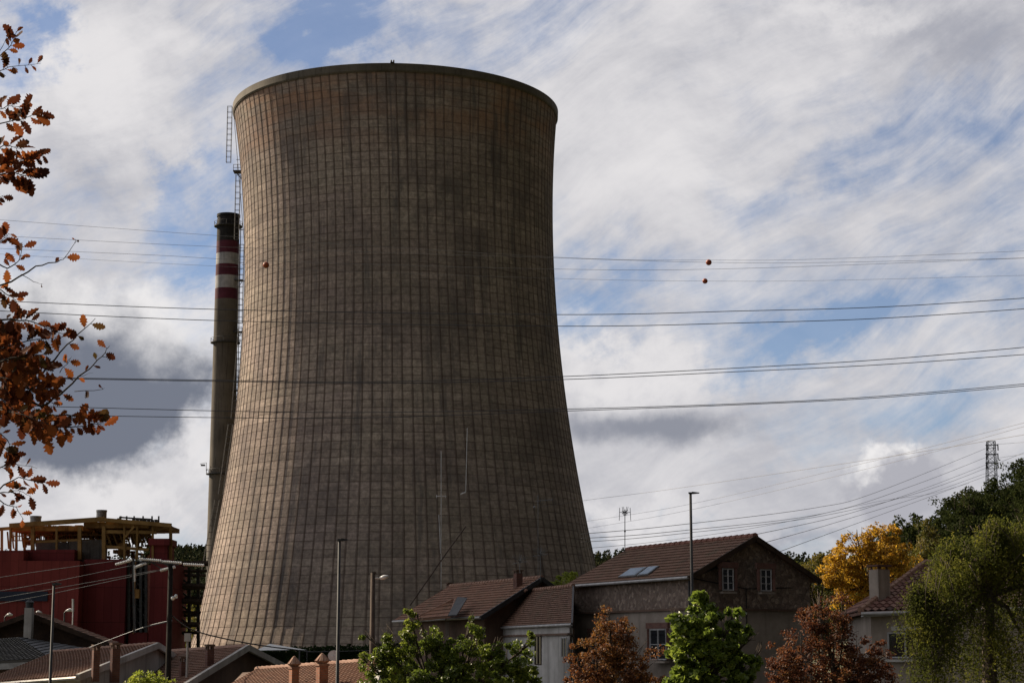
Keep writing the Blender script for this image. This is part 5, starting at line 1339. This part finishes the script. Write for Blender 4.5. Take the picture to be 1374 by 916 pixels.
# brightness of the cloud sheet
bn = h.noise(h.comb(Uw, h.m('MULTIPLY', Vw, 1.6), 21.0), 0.55, 9, 0.62)
bri = add(h.m('MULTIPLY', bn, 0.7), h.m('MULTIPLY', puff, 0.2), h.m('MULTIPLY', str2, 0.28), blob(130, 110, 100, 90, 0.28, 0, WP), blob(820, 510, 110, 45, 0.35, 0, WP), blob(950, 130, 260, 160, 0.12, 0, WP), blob(1290, 40, 100, 50, -0.22, 0, WP), blob(1150, 25, 140, 20, 0.15, 0, WP), blob(940, 740, 350, 18, -0.2, 0, WP), blob(830, 700, 130, 20, 0.16, 0, WP), blob(180, 690, 60, 30, 0.25, 0, WP), blob(270, 480, 60, 90, 0.28, 0, WP), blob(260, 590, 70, 40, 0.2, 0, WP))
br = h.ss(bri, 0.22, 0.92)
gr_ = (0.40, 0.41, 0.47); wh = (0.84, 0.82, 0.83)
sheet = h.mix(br, gr_, wh)
SKY_STR = 0.1
blue = h.vm('MULTIPLY', sky.outputs[0], (0.66, 0.78, 0.95))
c = h.mix(cover, blue, h.scale(sheet, 1 / SKY_STR))
# cumulus with a firm ragged edge: the big grey one on the left, the white puff at lower right
def cumulus(c, cx, cy, rx, ry, dark, light, lx, ly, edge=0.16, rough=1.0, inner=0.9, freq=1.2):
    a0, e0_ = ae(cx, cy)
    nz = h.noise(h.vm('ADD', UV, (cx * .01, cy * .01, 3.0)), freq, 9, 0.62); nz2 = h.noise(h.vm('ADD', UV, (cx * .02, 1.0, 6.0)), freq * 1.4, 8, 0.6)
    u = h.m('MULTIPLY', h.m('SUBTRACT', U, a0 * 25.2), 100.0 / rx); v = h.m('MULTIPLY', h.m('SUBTRACT', V, e0_ * 25.2), 100.0 / ry)
    d = h.m('SQRT', h.m('ADD', h.m('MULTIPLY', u, u), h.m('MULTIPLY', v, v)))
    d = h.m('ADD', d, h.m('MULTIPLY', h.m('SUBTRACT', nz, 0.5), rough))
    mk = h.ss(d, 1.0 - edge, 1.0 + edge * 0.4, 1.0, 0.0)
    # light catches the rim away from the dark core
    g2 = add(h.m('MULTIPLY', u, lx), h.m('MULTIPLY', v, ly), h.m('MULTIPLY', h.m('SUBTRACT', nz2, 0.5), -1.0 * rough))
    sh = h.ss(g2, 0.25, inner)
    cc = h.mix(sh, dark, light)
    return h.mix(mk, c, h.scale(cc, 1 / SKY_STR))
c = cumulus(c, 75, 510, 222, 142, (0.19, 0.21, 0.265), (0.90, 0.88, 0.88), 0.35, 1.05, 0.26, 1.2, 1.05, 0.9)
c = cumulus(c, 1205, 655, 70, 62, (0.47, 0.47, 0.52), (0.92, 0.90, 0.90), -0.5, 0.9, 0.30, 1.9, 1.0, 1.7)
c = cumulus(c, 870, 572, 150, 26, (0.30, 0.315, 0.37), (0.70, 0.69, 0.71), -0.1, 0.9, 0.9, 2.2, 1.3, 1.3)
# clouds away from the sun side are duller
dsun = h.m('ADD', h.m('MULTIPLY', dx, -0.83), h.m('MULTIPLY', dy, 0.56))
back = h.ss(dsun, -0.75, 0.3, 0.05, 1.0)
c = h.scale(c, h.m('MULTIPLY', back, 0.535))
nt.links.new(c, bgn.inputs[0]); bgn.inputs[1].default_value = SKY_STR
w.cycles.sampling_method = 'MANUAL'; w.cycles.sample_map_resolution = 512

# unseen low cloud added between the sun and the houses, shaped to shade them
cc_ = Vector((2, 93, 8)) + sdir * (270 / sdir.z)
cb_ = MB(); nu, nv = 48, 24; rc_ = random.Random(4); ph = [(rc_.uniform(1, 6), rc_.uniform(1, 6), rc_.uniform(0, 6), rc_.uniform(0.03, 0.09)) for _ in range(14)]
for i in range(nv + 1):
    for k in range(nu):
        t = 2 * math.pi * k / nu; p_ = math.pi * i / nv
        w_ = 1 + sum(a * math.sin(round(m1) * t + f) * math.sin(round(m2) * p_) for m1, m2, f, a in ph)
        zz = math.cos(p_); zz = zz if zz > 0 else zz * 0.45
        cb_.v.append(cc_ + Vector((48 * math.sin(p_) * math.cos(t) * w_, 29 * math.sin(p_) * math.sin(t) * w_, 10 * zz * w_)))
for i in range(nv):
    for k in range(nu):
        k2 = (k + 1) % nu; cb_.f.append((i*nu+k, (i+1)*nu+k, (i+1)*nu+k2, i*nu+k2))
mm, hh_, bs_, oo_ = newmat('shade_cloud_vapour'); bs_.inputs['Base Color'].default_value = (0.8, 0.8, 0.82, 1); bs_.inputs['Roughness'].default_value = 1
tr_ = hh_.n.new('ShaderNodeBsdfTranslucent'); tr_.inputs[0].default_value = (0.8, 0.8, 0.82, 1); mx_ = hh_.n.new('ShaderNodeMixShader'); mx_.inputs[0].default_value = 0.5
hh_.l.new(bs_.outputs[0], mx_.inputs[1]); hh_.l.new(tr_.outputs[0], mx_.inputs[2]); hh_.l.new(mx_.outputs[0], oo_.inputs[0]); M['shade_cloud'] = mm
o = part('shade_cloud', cb_, 'shade_cloud', smooth=True); o['kind'] = 'structure'

sun = bpy.data.lights.new('sun', 'SUN'); sun.energy = 5.0; sun.angle = R(0.6); sun.color = (1.0, 0.83, 0.62)
so = bpy.data.objects.new('sun', sun); col.objects.link(so); so.rotation_euler = sdir.to_track_quat('Z', 'Y').to_euler(); so.location = (-50, 20, 80)

cam = bpy.data.cameras.new('camera'); cam.sensor_width = 36; cam.lens = F / 1374 * 36; cam.clip_end = 20000; cam.clip_start = 0.1
co = bpy.data.objects.new('camera', cam); col.objects.link(co); co.location = (0, 0, EYE); co.rotation_euler = (math.pi / 2 + PITCH, 0, 0)
scene.camera = co
scene.view_settings.view_transform = 'Standard'; scene.view_settings.look = 'None'; scene.view_settings.exposure = 0.8; scene.view_settings.gamma = 1.0
scene.render.engine = 'CYCLES'
